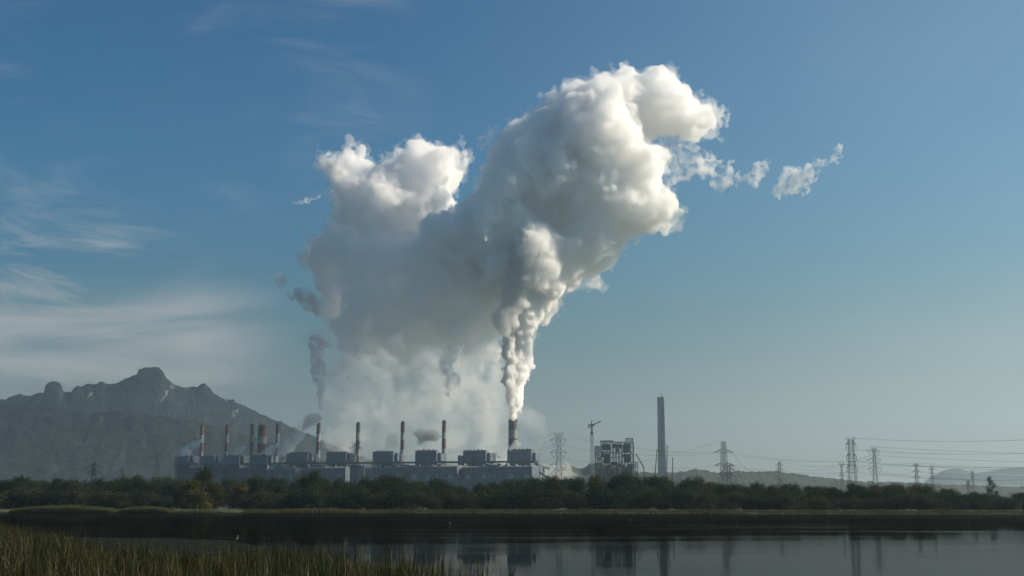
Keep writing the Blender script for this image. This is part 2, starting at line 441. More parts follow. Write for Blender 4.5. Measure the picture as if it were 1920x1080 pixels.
def place_tree(name, proto, x, y, z, h, wid, rz, leafm, label, cat, group):
    cm, tm, H = proto
    o = empty(name, (x, y, z), rz, label, cat, group); o.scale = (wid, wid, h / H)
    for nm, me, m in (('trunk', tm, M_bark), ('crown', cm, leafm)):
        c = bpy.data.objects.new(nm, me); col.objects.link(c); c.parent = o
        if not me.materials: me.materials.append(m)
        c.material_slots[0].link = 'OBJECT'; c.material_slots[0].material = m
    return o
SKY = curve([(-200, 893), (0, 895), (20, 893), (45, 900), (75, 898), (110, 895), (140, 897), (175, 891), (200, 893), (260, 893), (300, 897), (330, 895), (355, 893), (400, 897), (415, 901), (430, 897), (452, 891), (475, 893),
             (500, 894), (530, 894), (550, 896), (610, 898), (640, 896), (665, 894), (690, 890), (715, 893), (735, 900), (775, 896), (785, 894), (800, 905), (820, 908), (850, 906), (865, 899), (880, 903), (920, 901), (935, 894), (960, 893),
             (990, 889), (1020, 893), (1060, 892), (1085, 886), (1100, 882), (1120, 887), (1150, 892), (1180, 890), (1220, 893), (1235, 892), (1260, 895), (1290, 902), (1330, 905), (1400, 905), (1440, 907), (1470, 909), (1495, 906), (1520, 911),
             (1545, 903), (1580, 905), (1620, 907), (1640, 905), (1660, 905), (1700, 909), (1730, 912), (1760, 916), (1790, 921), (1850, 922), (1900, 923), (2150, 923)])
HOR = 948.0
def side_of(u):
    marks = [(60, 'left edge of the wood'), (175, 'small pylon on the left'), (290, 'broad faint pylon on the left'), (379, 'leftmost slim chimney'), (493, 'wide striped chimney'), (598, 'fifth slim chimney'), (672, 'sixth slim chimney'),
             (755, 'seventh slim chimney'), (833, 'eighth slim chimney'), (961, 'twin-flue chimney'), (1048, 'tallest lattice pylon'), (1150, 'steel frame building'), (1240, 'tall concrete tower'), (1360, 'narrow dark pylon'),
             (1463, 'faint small pylon on the ridge'), (1600, 'lattice pylon with stepped arms'), (1721, 'small pylon right of the pair'), (1855, 'lone spiky tree'), (1960, 'right edge of the wood')]
    return min(marks, key=lambda q: abs(q[0] - u))
ORD = ['first', 'second', 'third', 'fourth', 'fifth', 'sixth', 'seventh', 'eighth', 'ninth', 'tenth', 'eleventh', 'twelfth', 'thirteenth', 'fourteenth', 'fifteenth', 'sixteenth', 'seventeenth', 'eighteenth', 'nineteenth', 'twentieth']
cnt = {}
def ordlabel(row, txt, u):
    """place of the tree among its row, counted from the landmark nearest to it"""
    mk = side_of(u); sd_ = 'left' if u < mk[0] else 'right'
    cnt.setdefault((row, mk[1], sd_), []).append(u)
    return mk, sd_
plants = []
r = random.Random(5)
rows = [('back', 95, 9.0, 'round'), ('middle', 58, 9.0, 'round'), ('front', 34, 8.0, 'bush')]
for row, off, sp_, kind in rows:
    x = -330.0 if row != 'x' else 0
    while x < 330:
        ysh = shore(x); y = ysh + off + r.uniform(-9, 9); u = 960 + F * x / y * 1.013
        x += sp_ * r.uniform(.75, 1.25) * (y / 560) * (1 if kind == 'round' else .95)
        if not (-60 < u < 1980): continue
        vt = float(SKY(u)); 
        if row == 'back': vt += r.uniform(-1.5, 4.5)
        elif row == 'middle': vt += r.uniform(3, 15)
        else: vt += (948 - vt) * r.uniform(.32, .72)
        if row == 'front' and u < 420 and r.random() < .3: continue
        h = at(u, vt, y).z - .9
        plants.append((row, u, x, y, h, kind))
plants.append(('landmark', 379, None, 655, at(379, 879, 655).z - .9, 'tall')); plants.append(('landmark', 582, None, 600, at(582, 882, 600).z - .9, 'tall2'))
groups = {'back': 'trees forming the skyline of the wood', 'middle': 'trees in the middle of the wood', 'front': 'shrubs along the far bank'}
seen = {}
order = {}
for row in ('back', 'middle', 'front'):
    L = [p for p in plants if p[0] == row]
    byk = {}
    for p in L:
        mk = side_of(p[1]); byk.setdefault((mk, p[1] < mk[0]), []).append(p)
    for (mk, left), Q in byk.items():
        Q.sort(key=lambda p: abs(p[1] - mk[0]))
        for k, p in enumerate(Q): order[id(p)] = (ORD[k], 'left' if left else 'right', mk[1])
i = 0
for p in plants:
    row, u, x, y, h, kind = p; i += 1
    X = gx(u, y) if x is None else x
    if x is None:
        if kind == 'tall':
            o = place_tree('tree', P_round[2], X, y, .9, h, 1.0, 1.0, M_leafA, 'tall round-topped tree rising above the wood below the leftmost chimneys', 'tree', None)
        else:
            o = place_tree('tree', P_tall[0], X, y, .9, h, 1.25, .4, M_leafA, 'tall dark tree with ragged flat top in front of the fifth slim chimney', 'tree', None)
        continue
    od, sd_, mk = order[id(p)]
    if u < 0 and 'left edge' in mk: pass
    if kind == 'bush':
        pr = P_bush[i % 3]; wid = max(.8, h / 6 * 1.2) * r.uniform(.9, 1.2)
        lf = M_leafB if r.random() < .6 else M_leafA
        if 330 < u < 420: lf = M_leafY
        lab = f'low bank shrub, {od} {sd_} of the {mk}'; nm = 'shrub'; ct = 'shrub'
    else:
        pr = P_round[i % 6]; wid = r.uniform(.95, 1.35) * (1.0 if h > 13 else .9)
        lf = M_leafA if r.random() < .62 else M_leafB
        lab = (f'rear skyline tree, {od} {sd_} of the {mk}' if row == 'back' else f'middle-row tree, {od} {sd_} of the {mk}')
        if row == 'middle' and 310 < u < 410: lf = M_leafY
        nm = 'tree'; ct = 'tree'
    place_tree(nm, pr, X, y, .9, h, wid, r.uniform(0, 6.28), lf, lab, ct, groups[row])
X = at(1855, 893, 980)
place_tree('conifer', P_spire[0], X.x, 980, 1, X.z - 1, 1.9, 0, M_leafA, 'lone spiky tree standing above the wood at the far right', 'tree', None)

# ------------------------------------------------------------------ reeds and bank grass
def blades(name, P, H, wd, lean, seed, m, nseg=3):
    g = np.random.default_rng(seed); N = len(P)
    a = g.uniform(0, 2 * np.pi, N); d = np.stack([np.cos(a), np.sin(a), 0 * a], 1); sdv = np.stack([-np.sin(a), np.cos(a), 0 * a], 1)
    ln = np.abs(g.normal(0, lean, N)) * H
    V = []
    for k in range(nseg + 1):
        t = k / nseg; wk = np.full(N, wd * (1 - t ** 2) * .5 + .002)
        c = P + d * (ln * t ** 2.2)[:, None] + np.array([0, 0, 1.0]) * (H * (t - .12 * t * t * (ln / H)))[:, None]
        V.append(c - sdv * wk[:, None]); V.append(c + sdv * wk[:, None])
    V = np.stack(V, 1).reshape(-1, 3); n2 = 2 * (nseg + 1)
    b0 = np.arange(N)[:, None] * n2
    Fc = np.concatenate([b0 + np.array([2 * k, 2 * k + 1, 2 * k + 3, 2 * k + 2]) for k in range(nseg)], 0)
    return newobj(name, mesh_np(name, V, Fc), m)
def reed_mat(name, c1, c2, c3):
    m = bpy.data.materials.new(name); m.use_nodes = True; b = NB(m.node_tree)
    for q in list(b.n): b.n.remove(q)
    ge = b.add('ShaderNodeNewGeometry'); t = b.add('ShaderNodeTexCoord')
    c = b.mix(ge.outputs['Random Per Island'], c1, c2)
    nz = b.noise(t.outputs['Object'], .45, 4, .65); c = b.mix(b.mapr(nz, .45, .62), c, c3)
    n4 = b.noise(t.outputs['Object'], 1.7, 2); c = b.mix(1.0, c, b.mix(b.mapr(n4, .38, .6), (.55, .55, .55), (1.3, 1.3, 1.25)), 'MULTIPLY')
    df = b.add('ShaderNodeBsdfDiffuse'); tr = b.add('ShaderNodeBsdfTranslucent'); b.l.new(c, df.inputs[0]); b.l.new(c, tr.inputs[0])
    mx = b.add('ShaderNodeMixShader'); mx.inputs[0].default_value = .35
    b.l.new(df.outputs[0], mx.inputs[1]); b.l.new(tr.outputs[0], mx.inputs[2])
    o = b.add('ShaderNodeOutputMaterial'); b.l.new(mx.outputs[0], o.inputs[0]); return m
M_reed = reed_mat('reed', (.014, .016, .008), (.085, .080, .032), (.036, .046, .028))
M_bankreed = reed_mat('bank_reed', (.06, .064, .025), (.13, .125, .05), (.08, .084, .04))
TOPC = curve([(-250, 962), (-60, 967), (0, 973), (30, 977), (60, 985), (100, 991), (150, 996), (170, 1002), (200, 1012), (250, 1017), (300, 1021), (350, 1026), (400, 1028), (440, 1026), (500, 1026), (560, 1024), (600, 1027), (640, 1033), (700, 1035), (760, 1040), (800, 1046), (850, 1056), (890, 1066), (930, 1078), (1000, 1100)])
g = np.random.default_rng(9)
N = 420000
Yr = 22 + (170 - 22) * g.random(N) ** 1.25; U = g.uniform(-120, 1000, N)
Hn = 1.62
ymax = (CH - Hn) * F / (TOPC(U) - HOR)
keep = Yr < ymax * (1 + .06 * g.standard_normal(N))
X = (U - 960) / F * Yr * 1.013
clump = np.sin(X * 1.7 + 3 * np.sin(Yr * .5)) * .5 + np.sin(Yr * 1.3 + X * .6) * .5
sparse = np.clip((U - 520) / 500, 0, 1)
keep &= g.random(N) < np.clip(.95 - sparse * .72 + .35 * clump, .05, 1)
P = np.stack([X, Yr, np.full(N, -.05)], 1)[keep]; Hh = (Hn * (.78 + .17 * g.standard_normal(N)) + .30 * clump + .12 * np.sin(X * 6.1 + 2 * np.sin(Yr * 2.3)))[keep]
Hh = np.clip(Hh, .5, 2.1)
tag(blades('reeds', P, Hh, .028, .16, 3, M_reed), 'yellow-green reeds and grasses growing in the near left corner of the lake', 'reeds', kind='stuff')
# scattered taller stems on the thin edge
U = g.uniform(430, 960, 420); Yq = (CH - 1.5) * F / (TOPC(U) - HOR) * g.uniform(.8, 1.1, 420)
P = np.stack([(U - 960) / F * Yq * 1.013, Yq, np.full(420, -.05)], 1)
tag(blades('sedge', P, g.uniform(1.2, 2.0, 420), .05, .10, 5, M_reed), 'taller stems standing in the water along the thin edge of the reeds', 'reeds', kind='stuff')
# dead and broken stalks among the reeds
kk_ = g.choice(np.flatnonzero(keep), 5200)
xd = (g.random(5200) - .5) * .5
Pd = np.stack([X[kk_] + xd, Yr[kk_], np.full(5200, -.05)], 1)
tag(blades('dead_reeds', Pd, g.uniform(.9, 2.0, 5200), .035, .55, 6, mat('dead_reed', (.11, .095, .055), .9, var=.4, vscale=.5)), 'pale dead bent stalks scattered through the near reeds', 'reeds', kind='stuff')
# reed islands and fringe on the far bank, left
PP = []; HH = []
for u0, u1, n_, hh in ((30, 232, 14000, 3.3), (236, 340, 8000, 2.8), (345, 440, 2500, 1.3), (500, 700, 6000, 2.0)):
    uu = g.uniform(u0, u1, n_); f = (uu - u0) / (u1 - u0)
    prof = np.clip(np.sin(f * np.pi), 0, 1) ** .35
    xx = np.array([gx(q, 590 if u1 < 500 else 540) for q in uu])
    ys = SH(xx) - 5 + g.uniform(-9, 4, n_)
    PP.append(np.stack([xx, ys, np.full(n_, -.05)], 1)); HH.append(hh * prof * g.uniform(.75, 1.05, n_) + .1)
P = np.concatenate(PP); H_ = np.concatenate(HH)
tag(blades('reed_island', P, H_, .10, .12, 7, M_bankreed), 'pale yellow reed islands along the far left bank', 'reeds', kind='stuff')
n_ = 60000
xx = g.uniform(-120, 340, n_); of = g.uniform(-1.5, 13, n_) 
ys = np.array([shore(q) for q in xx]) + of
zz = np.interp(of, [-1.5, 0, 3, 11, 14], [-.1, 0, .4, 1.1, 1.2])
hh = g.uniform(.25, .6, n_) * (1 + .9 * (np.sin(xx * .21 + 2 * np.sin(xx * .05)) > .7)) * (of < 11)
hh[of >= 11] = .05
tag(blades('bank_grass', np.stack([xx, ys, zz], 1), hh + .02, .14, .3, 8, reed_mat('bank_grass', (.03, .04, .014), (.09, .095, .035), (.05, .06, .03))), 'rough grass covering the slope of the far bank', 'grass', kind='stuff')
# floating weed mat
def weed():
    g = np.random.default_rng(12); V = []; Fq = []
    us = np.arange(120, 620, 6.0)
    topv = curve([(120, 1004), (170, 1006), (300, 1008), (430, 1011), (470, 1018), (520, 1026), (620, 1034)])
    for u in us:
        v0 = float(topv(u)) + g.normal(0, .25); 
        for vv in (v0, v0 + 6, 1050, 1100):
            Y = CH * F / (vv - HOR); V.append((gx(u, Y), Y, .012))
    n = len(us)
    Fq = [(i * 4 + j, i * 4 + j + 1, i * 4 + 5 + j, i * 4 + 4 + j) for i in range(n - 1) for j in range(3)]
    return mesh_np('floating_weed', V, Fq)
def weed_fn(b, p):
    t = b.add('ShaderNodeTexCoord'); nz = b.noise(t.outputs['Object'], .8, 6, .7)
    return b.mix(b.mapr(nz, .4, .65), (.010, .014, .012), (.030, .038, .032))
tag(newobj('floating_weed', weed(), mat('weed', (0, 0, 0), .9, weed_fn, spec=.0)), 'dull film of floating weed on the water behind the reeds', 'floating weed', kind='stuff')

# ------------------------------------------------------------------ power plant
def clad_fn(c0, c1, sx=.5):
    def fn(b, p):
        t = b.add('ShaderNodeTexCoord'); s = b.add('ShaderNodeSeparateXYZ'); b.l.new(t.outputs['Object'], s.inputs[0])
        nz = b.noise(t.outputs['Object'], .06, 5, .6)
        st = b.noise(b.comb(b.math('MULTIPLY', s.outputs[0], .5), b.math('MULTIPLY', s.outputs[1], .5), b.math('MULTIPLY', s.outputs[2], .03)), 1.0, 3)
        ln = b.math('GREATER_THAN', b.math('FRACT', b.math('MULTIPLY', s.outputs[2], .125)), .9)
        c = b.mix(b.mapr(b.math('ADD', b.math('MULTIPLY', nz, .5), b.math('MULTIPLY', st, .5)), .35, .65), c0, c1)
        return b.mix(b.math('MULTIPLY', ln, .35), c, tuple(x * .5 for x in c0))
    return fn
M_clad = mat('cladding', (0, 0, 0), .7, clad_fn((.10, .13, .17), (.15, .185, .23)))
M_dark = mat('dark_steel', (.06, .065, .075), .7, var=.3, vscale=.1)
M_roof = mat('pale_roof', (.17, .18, .19), .6, var=.15, vscale=.05)
M_hall = mat('hall_wall', (0, 0, 0), .75, clad_fn((.085, .115, .15), (.13, .16, .205)))
M_steel = mat('galvanised_steel', (.23, .245, .25), .55, metallic=.3, vscale=.5)
M_steeld = mat('weathered_steel', (.10, .105, .11), .6, metallic=.2, vscale=.5)
M_glass = mat('window_glass', (.24, .27, .30), .15, var=.1, vscale=.2, spec=.6)
def sepobj(b):
    t = b.add('ShaderNodeTexCoord'); s = b.add('ShaderNodeSeparateXYZ'); b.l.new(t.outputs['Object'], s.inputs[0]); return s
def conc_fn(b, p):
    s = sepobj(b)
    nz = b.noise(b.comb(s.outputs[0], s.outputs[1], b.math('MULTIPLY', s.outputs[2], .06)), .35, 5, .6)
    ring = b.math('GREATER_THAN', b.math('FRACT', b.math('MULTIPLY', s.outputs[2], .05)), .95)
    c = b.mix(b.mapr(nz, .3, .7), (.30, .31, .31), (.40, .41, .41))
    return b.mix(b.math('MULTIPLY', ring, .3), c, (.14, .14, .13))
M_conc = mat('concrete', (0, 0, 0), .85, conc_fn)
def band_mat(name, top, bands, red=(.135, .07, .058), white=(.30, .30, .29)):
    """painted bands: list of heights at which the paint colour alternates, from the top down"""
    def fn(b, p):
        s = sepobj(b)
        nz = b.noise(b.comb(b.math('MULTIPLY', s.outputs[0], .6), b.math('MULTIPLY', s.outputs[1], .6), b.math('MULTIPLY', s.outputs[2], .05)), 1.0, 5, .65)
        f = None
        for k, z in enumerate(bands):
            stp = b.math('LESS_THAN', s.outputs[2], z)
            f = stp if f is None else b.math('ABSOLUTE', b.math('SUBTRACT', f, stp))
        cr = b.mix(b.mapr(nz, .3, .7), tuple(q * .75 for q in red), tuple(q * 1.2 for q in red))
        cw = b.mix(b.mapr(nz, .3, .7), tuple(q * .75 for q in white), white)
        return b.mix(f, cr, cw)
    return mat(name, (0, 0, 0), .75, fn)

PY = curve([(320, 2560), (960, 2300)])      # distance of the row of units as a function of photo x
ROWA = math.atan2(-260, 640)
def chimney(u, vt, wpx, bands_v, label, Yoff=60, vb=948, big=False, dark=False, group='red and white chimneys of the plant'):
    Y = float(PY(u)) + Yoff; top = at(u, vt, Y); H = top.z - 1; r0 = wpx / M2P(Y) / 2 
    o = empty('chimney', (top.x, Y, 1), 0, label, 'chimney', group)
    zb = [at(u, v, Y).z - 1 for v in bands_v]
    m = band_mat('chimney_paint', H, zb, *(((.085, .088, .09), (.30, .30, .29)) if dark else ()))
    MB().tube([(r0 * 1.22, -1), (r0 * 1.1, H * .4), (r0, H)], 32).build('shaft', m, o)
    rim = MB().tube([(r0 * 1.01, H - 3.2), (r0 * 1.2, H - 3.0), (r0 * 1.2, H - 1.9), (r0 * 1.01, H - 1.7)], 32, cap=False)
    rim.build('gallery', M_dark, o)
    for k, zz in enumerate(zb[1:3]):
        MB().tube([(r0 * 1.03, zz - .8), (r0 * 1.22, zz - .6), (r0 * 1.22, zz + .5), (r0 * 1.03, zz + .6)], 32, cap=False).build('gallery', M_dark, o)
    if big:
        for s in (-1, 1):
            MB().tube([(r0 * .42, H - 6), (r0 * .42, H + 5.2)], 24, cx=s * r0 * .47).build('flue', M_dark, o)
    else:
        MB().tube([(r0 * .78, H - 2), (r0 * .78, H + 1.4)], 24).build('flue', M_dark, o)
    ld = MB(); a = -1.9
    for zz in np.arange(4, H - 2, 6): ld.box(-r0 * 1.12 - .5, -r0 * 1.0, -.5, .5, zz, zz + 4)
    ld.build('ladder', M_dark, o)
    return o
SL = [(379.5, 797, 6.0, (815, 831, 845), 'slim chimney farthest left, in front of the mountain'),
      (426.5, 797, 6.2, (815, 831, 845), 'second slim chimney from the left, in front of the mountain'),
      (473.5, 796, 6.2, (815, 830, 844, 858), 'slim chimney just left of the wide striped chimney'),
      (521.5, 795, 6.4, (813, 829, 843, 858), 'shadowed slim chimney just right of the wide striped chimney'),
      (598, 794, 6.8, (813, 829, 843, 858, 877), 'fifth slim chimney, with the small dark smoke column above'),
      (672, 793, 6.8, (812, 827, 842, 857, 877), 'sixth slim chimney, overlapped by a lattice pylon'),
      (755.5, 791, 6.8, (811, 826, 841, 857, 875), 'seventh slim chimney, left of the dark floating puff'),
      (833, 789, 7.0, (810, 824, 840, 855, 875), 'eighth slim chimney, right of the dark floating puff')]
for u, vt, wp, bv, lab in SL: chimney(u, vt, wp, bv, 'red and white ' + lab)
chimney(493, 798, 15.5, (819, 833, 847, 862), 'wide red and white striped chimney among the slim ones on the left', group=None)
chimney(962, 787, 15.2, (806, 823, 838, 850), 'broad grey-banded chimney with twin flues under the biggest smoke column', big=True, dark=True, group=None, Yoff=70)
# tall concrete tower
Y = 2250; tp = at(1237.5, 745, Y); H = tp.z - 1; hw = 5.6
o = empty('tower', (tp.x + 1.0, Y, 1), R(6), 'tall plain concrete tower standing alone right of the steel frame building', 'tower')
m = MB(); n = 0
for hw2, z in ((6.2, -1), (5.9, H * .3), (5.4, H * .7), (5.0, H)):
    m.v += [(-hw2, -hw2, z), (hw2, -hw2, z), (hw2, hw2, z), (-hw2, hw2, z)]
for k in range(3):
    for i in range(4): m.f.append([4 * k + i, 4 * k + (i + 1) % 4, 4 * k + 4 + (i + 1) % 4, 4 * k + 4 + i])
m.f.append([12, 13, 14, 15]); m.build('shaft', M_conc, o)
MB().bar((2.2, 0, H), (2.2, 0, H + 7), .7).box(1, 3.4, -1, 1, H, H + 1.4).build('mast', M_steeld, o)
MB().box(-6.6, -5.9, -2, 2, H * .28, H * .28 + 2).box(5.6, 6.7, -2, 2, H * .8, H * .8 + 1.5).build('platform', M_steeld, o)

def boiler(u0, u1, vt, label, vlow=866, depth=38, big=True):
    Y = float(PY((u0 + u1) / 2)); a = at(u0, vt, Y); b_ = at(u1, vt, Y); Wd = (b_.x - a.x) / math.cos(ROWA) ; Ht = a.z - 1
    zl = at(u0, vlow, Y).z - 1; zp = at(u0, 878, Y).z - 1
    o = empty('boiler_house', ((a.x + b_.x) / 2, Y, 1), ROWA, label, 'boiler house', 'boiler houses in a row')
    hw = Wd / 2; D = depth
    MB().prism([(0, zl), (0, Ht), (4, Ht), (D, Ht - 13), (D, zl)], -hw, hw).build('wall', M_clad, o)
    MB().prism([(-.4, Ht + .003), (-.4, Ht + .6), (4, Ht + .6), (D + .4, Ht - 12.4), (D + .4, Ht - 12.997), (4, Ht + .003)], -hw - .4, hw + .4).build('roof', M_roof if False else M_dark, o)
    rr = random.Random(int(u0))
    for k in range(5):
        xx = -hw + Wd * (.18 + .15 * k + rr.uniform(-.02, .02)); hh = rr.uniform(1.0, 2.6)
        MB().box(xx, xx + rr.uniform(1.0, 2.6), 1, 3, Ht + .6, Ht + .6 + hh).build('roof_vent', M_dark, o)
    # open steelwork below the cladding
    st = MB()
    for i in range(8):
        xx = -hw + .5 + (Wd - 1) * i / 7
        st.box(xx - .6, xx + .6, .3, 1.5, -1, zl)
        st.box(xx - .6, xx + .6, D - 1.5, D - .3, -1, zl)
    for z in np.arange(8, zl, 7): st.box(-hw, hw, .1, .7, z, z + 1.0).box(-hw, hw, D - .7, D - .1, z, z + 1.0)
    for i in range(0, 7, 2):
        xx = -hw + .5 + (Wd - 1) * i / 7; st.bar((xx, .4, zl - 14), (xx + Wd / 7, .4, zl), .5)
    st.build('steel_frame', M_dark, o)
    MB().box(-hw + Wd * .17, hw - .3, 2, D - 3, 0, zl - .05).build('furnace', M_hall, o)
    MB().box(-hw - 1.2, hw + 1.2, -2.2, -.02, zl - 1.4, zl + .4).build('walkway', M_steeld, o)
    # side annex and flue duct
    MB().box(hw + .05, hw + 6, 6, D - 6, zl + 2, zl + 16).prism([(8, -1), (8, zl - 8), (D - 4, zl - 8), (D - 4, -1)], hw + .05, hw + 13).build('annex', M_hall, o)
    MB().bar((hw + 3, D * .4, zl - 4), (hw + 22, D * .9, zl - 12), 4).build('flue_duct', M_steel, o)
    return o
BH = [(326.5, 355, 857, 'boiler house farthest left, faint below the mountain'), (374.5, 403, 856, 'second boiler house from the left, behind the leftmost round tree'),
      (421, 450, 855, 'third boiler house from the left, right of the second chimney'), (471, 502, 854, 'fourth boiler house, below the wide striped chimney'),
      (536, 578, 849, 'fifth boiler house, left of the fifth slim chimney'), (611, 650, 848, 'sixth boiler house, left of the chimney crossed by a pylon'),
      (698, 738, 847, 'seventh boiler house, left of the seventh slim chimney'), (778, 819, 845, 'eighth boiler house, under the dark floating puff'),
      (868, 911, 845, 'ninth boiler house, standing alone between two smoke columns'), (951, 996, 843, 'tenth boiler house, at the foot of the twin-flue chimney')]
for q in BH: boiler(q[0], q[1], q[2], 'blue-grey ' + q[3], vlow=866 if q[0] > 500 else 870)

def hall(u0, u1, vt, Y, dep, label, nwin, vwin=(890, 898), roofv=2.0, lit=True):
    a = at(u0, vt, Y); b_ = at(u1, vt, Y); Ht = a.z - 1; Wd = (b_.x - a.x) / math.cos(ROWA)
    o = empty('turbine_hall', ((a.x + b_.x) / 2, Y, 1), ROWA, label, 'turbine hall', 'low halls in front of the boiler houses')
    hw = Wd / 2
    z0 = at(u0, vwin[1], Y).z - 1; z1 = at(u0, vwin[0], Y).z - 1
    wb = MB().box(-hw, hw, 0, dep, -1, Ht); wb.build('wall', M_hall, o)
    MB().prism([(-.6, Ht + .003), (-.6, Ht + .5), (dep * .5, Ht + 3.2), (dep + .6, Ht + .5), (dep + .6, Ht + .003)], -hw - .6, hw + .6).build('roof', M_roof, o)
    for k in range(nwin):
        xx = -hw + Wd * (k + .35 + .37 * ((k * 7 + int(u0)) % 5) / 5) / nwin; ww = 2.2 + 1.3 * ((k * 3 + int(u0)) % 4)
        wf = MB().box(xx - ww, xx + ww, -.25, -.003, z0, z1).build('window', M_glass, o)
        mm = MB()
        for j in range(4): mm.box(xx - ww + 2 * ww * j / 3 - .2, xx - ww + 2 * ww * j / 3 + .2, -.4, -.253, z0, z1)
        mm.build('mullion', M_dark, wf)
    rr = random.Random(int(u0) + 9)
    for k in range(int(Wd / 11)):
        xx = rr.uniform(-hw + 2, hw - 6); q = rr.uniform(1.5, 6); MB().box(xx, xx + rr.uniform(2, 7), rr.uniform(1, dep * .3), dep * .5, Ht + .5, Ht + 1.5 + q).build('roof_unit', rr.choice((M_dark, M_clad, M_hall)), o)
    pr = MB(); zz = Ht * rr.uniform(.5, .7)
    for xx in np.arange(-hw + 3, hw - 1, 9.0): pr.box(xx, xx + .8, -7, -6.2, -1, zz)
    for q in (0, 1.6, 3.2): pr.box(-hw + 2, hw - 2, -7.3 + q * .4, -6.4 + q * .4, zz + q, zz + q + .8)
    pr.build('pipe_rack', M_steeld, o)
    st = MB()
    for z in (Ht * .35, Ht * .6, Ht * .85): st.box(-hw, hw, -.5, -.003, z, z + .5)
    st.build('girt', M_steeld, o)
    return o
hall(499, 556, 880, 2400, 30, 'low hall below the fifth boiler house', 3)
hall(566, 650, 878, 2375, 30, 'low hall below the sixth boiler house', 4)
hall(697, 762, 877, 2310, 32, 'low hall below the seventh boiler house', 3)
hall(766, 858, 875.5, 2285, 32, 'low hall with a pale roof below the eighth boiler house', 4)
hall(866, 997, 876, 2250, 34, 'long low hall below the ninth and tenth boiler houses', 5)
# conveyor gallery linking the boiler houses
o = empty('conveyor_gallery', (0, 0, 0), 0, 'long thin conveyor gallery running level between the boiler houses', 'conveyor')
a = at(503, 869.5, float(PY(503)) - 12); b_ = at(1003, 865.5, float(PY(1003)) - 12)
MB().bar(a, b_, 4, 3.4).build('gallery', M_steeld, o)
tl = MB()
for k in range(1, 22):
    p_ = a.lerp(b_, k / 22); tl.bar((p_.x - 2, p_.y, 0), (p_.x, p_.y, p_.z), .8); tl.bar((p_.x + 3, p_.y, 0), (p_.x, p_.y, p_.z), .8)
tl.build('trestle', M_steeld, o)
# transfer towers
def block_tower(u0, u1, vt, Y, label, m=M_hall):
    a = at(u0, vt, Y); b_ = at(u1, vt, Y); Ht = a.z - 1; wd = (b_.x - a.x)
    o = empty('transfer_tower', ((a.x + b_.x) / 2, Y, 1), ROWA, label, 'transfer tower', 'small transfer towers of the plant')
    MB().box(-wd / 2, wd / 2, 0, wd, Ht * .42, Ht - 2).build('housing', m, o)
    s = MB()
    for x in (-wd / 2 + .5, wd / 2 - .5):
        for y in (.5, wd - .5): s.box(x - .5, x + .5, y - .5, y + .5, -1, Ht * .42)
    s.bar((-wd / 2, .4, Ht * .05), (wd / 2, .4, Ht * .42), .6).bar((wd / 2, .4, Ht * .05), (-wd / 2, .4, Ht * .42), .6)
    s.build('steel_frame', M_dark, o)
    MB().box(-wd / 2 - .8, wd / 2 + .8, -.8, wd + .8, Ht - 1.997, Ht - 1).build('roof', M_dark, o)
    MB().bar((wd / 2, wd / 2, Ht * .8), (wd / 2 + 28, wd / 2 + 8, Ht * .55), 3).build('chute', M_steeld, o)
block_tower(858, 867, 853, 2330, 'narrow tower leaning against the left of the ninth boiler house')
block_tower(684, 694, 877, 2280, 'squat open tower between the sixth and seventh boiler houses')
block_tower(516, 526, 866, 2420, 'small tower beside the shadowed slim chimney')
block_tower(1003, 1009, 868, 2260, 'small tower right of the tenth boiler house')
# precipitators between chimneys and boilers
def precip(u0, u1, vt, Y, label):
    a = at(u0, vt, Y); b_ = at(u1, vt, Y); Ht = a.z - 1; wd = b_.x - a.x
    o = empty('dust_filter', ((a.x + b_.x) / 2, Y, 1), ROWA, label, 'dust filter', 'dust filter boxes between the halls')
    MB().box(-wd / 2, wd / 2, 0, 16, Ht * .45, Ht).build('casing', M_hall, o)
    hp = MB(); nh = 4
    for k in range(nh):
        x0 = -wd / 2 + wd * k / nh; x1 = -wd / 2 + wd * (k + 1) / nh; xm = (x0 + x1) / 2; n = len(hp.v)
        hp.v += [(x0, 0, Ht * .45), (x1, 0, Ht * .45), (x1, 16, Ht * .45), (x0, 16, Ht * .45), (xm, 8, Ht * .2)]
        hp.f += [[n, n + 1, n + 4], [n + 1, n + 2, n + 4], [n + 2, n + 3, n + 4], [n + 3, n, n + 4]]
    hp.build('hopper', M_steeld, o)
    lg = MB()
    for k in range(5): lg.box(-wd / 2 + wd * k / 4 - .5, -wd / 2 + wd * k / 4 + .5, 0, 1, -1, Ht * .45)
    lg.build('leg', M_dark, o)
precip(655, 676, 872, 2330, 'dust filter box below the chimney crossed by a pylon')
precip(752, 772, 872, 2330, 'dust filter box below the seventh slim chimney')
precip(832, 852, 872, 2330, 'dust filter box below the eighth slim chimney')
precip(578, 594, 872, 2400, 'dust filter box below the fifth slim chimney')
precip(925, 948, 872, 2290, 'dust filter box left of the twin-flue chimney')

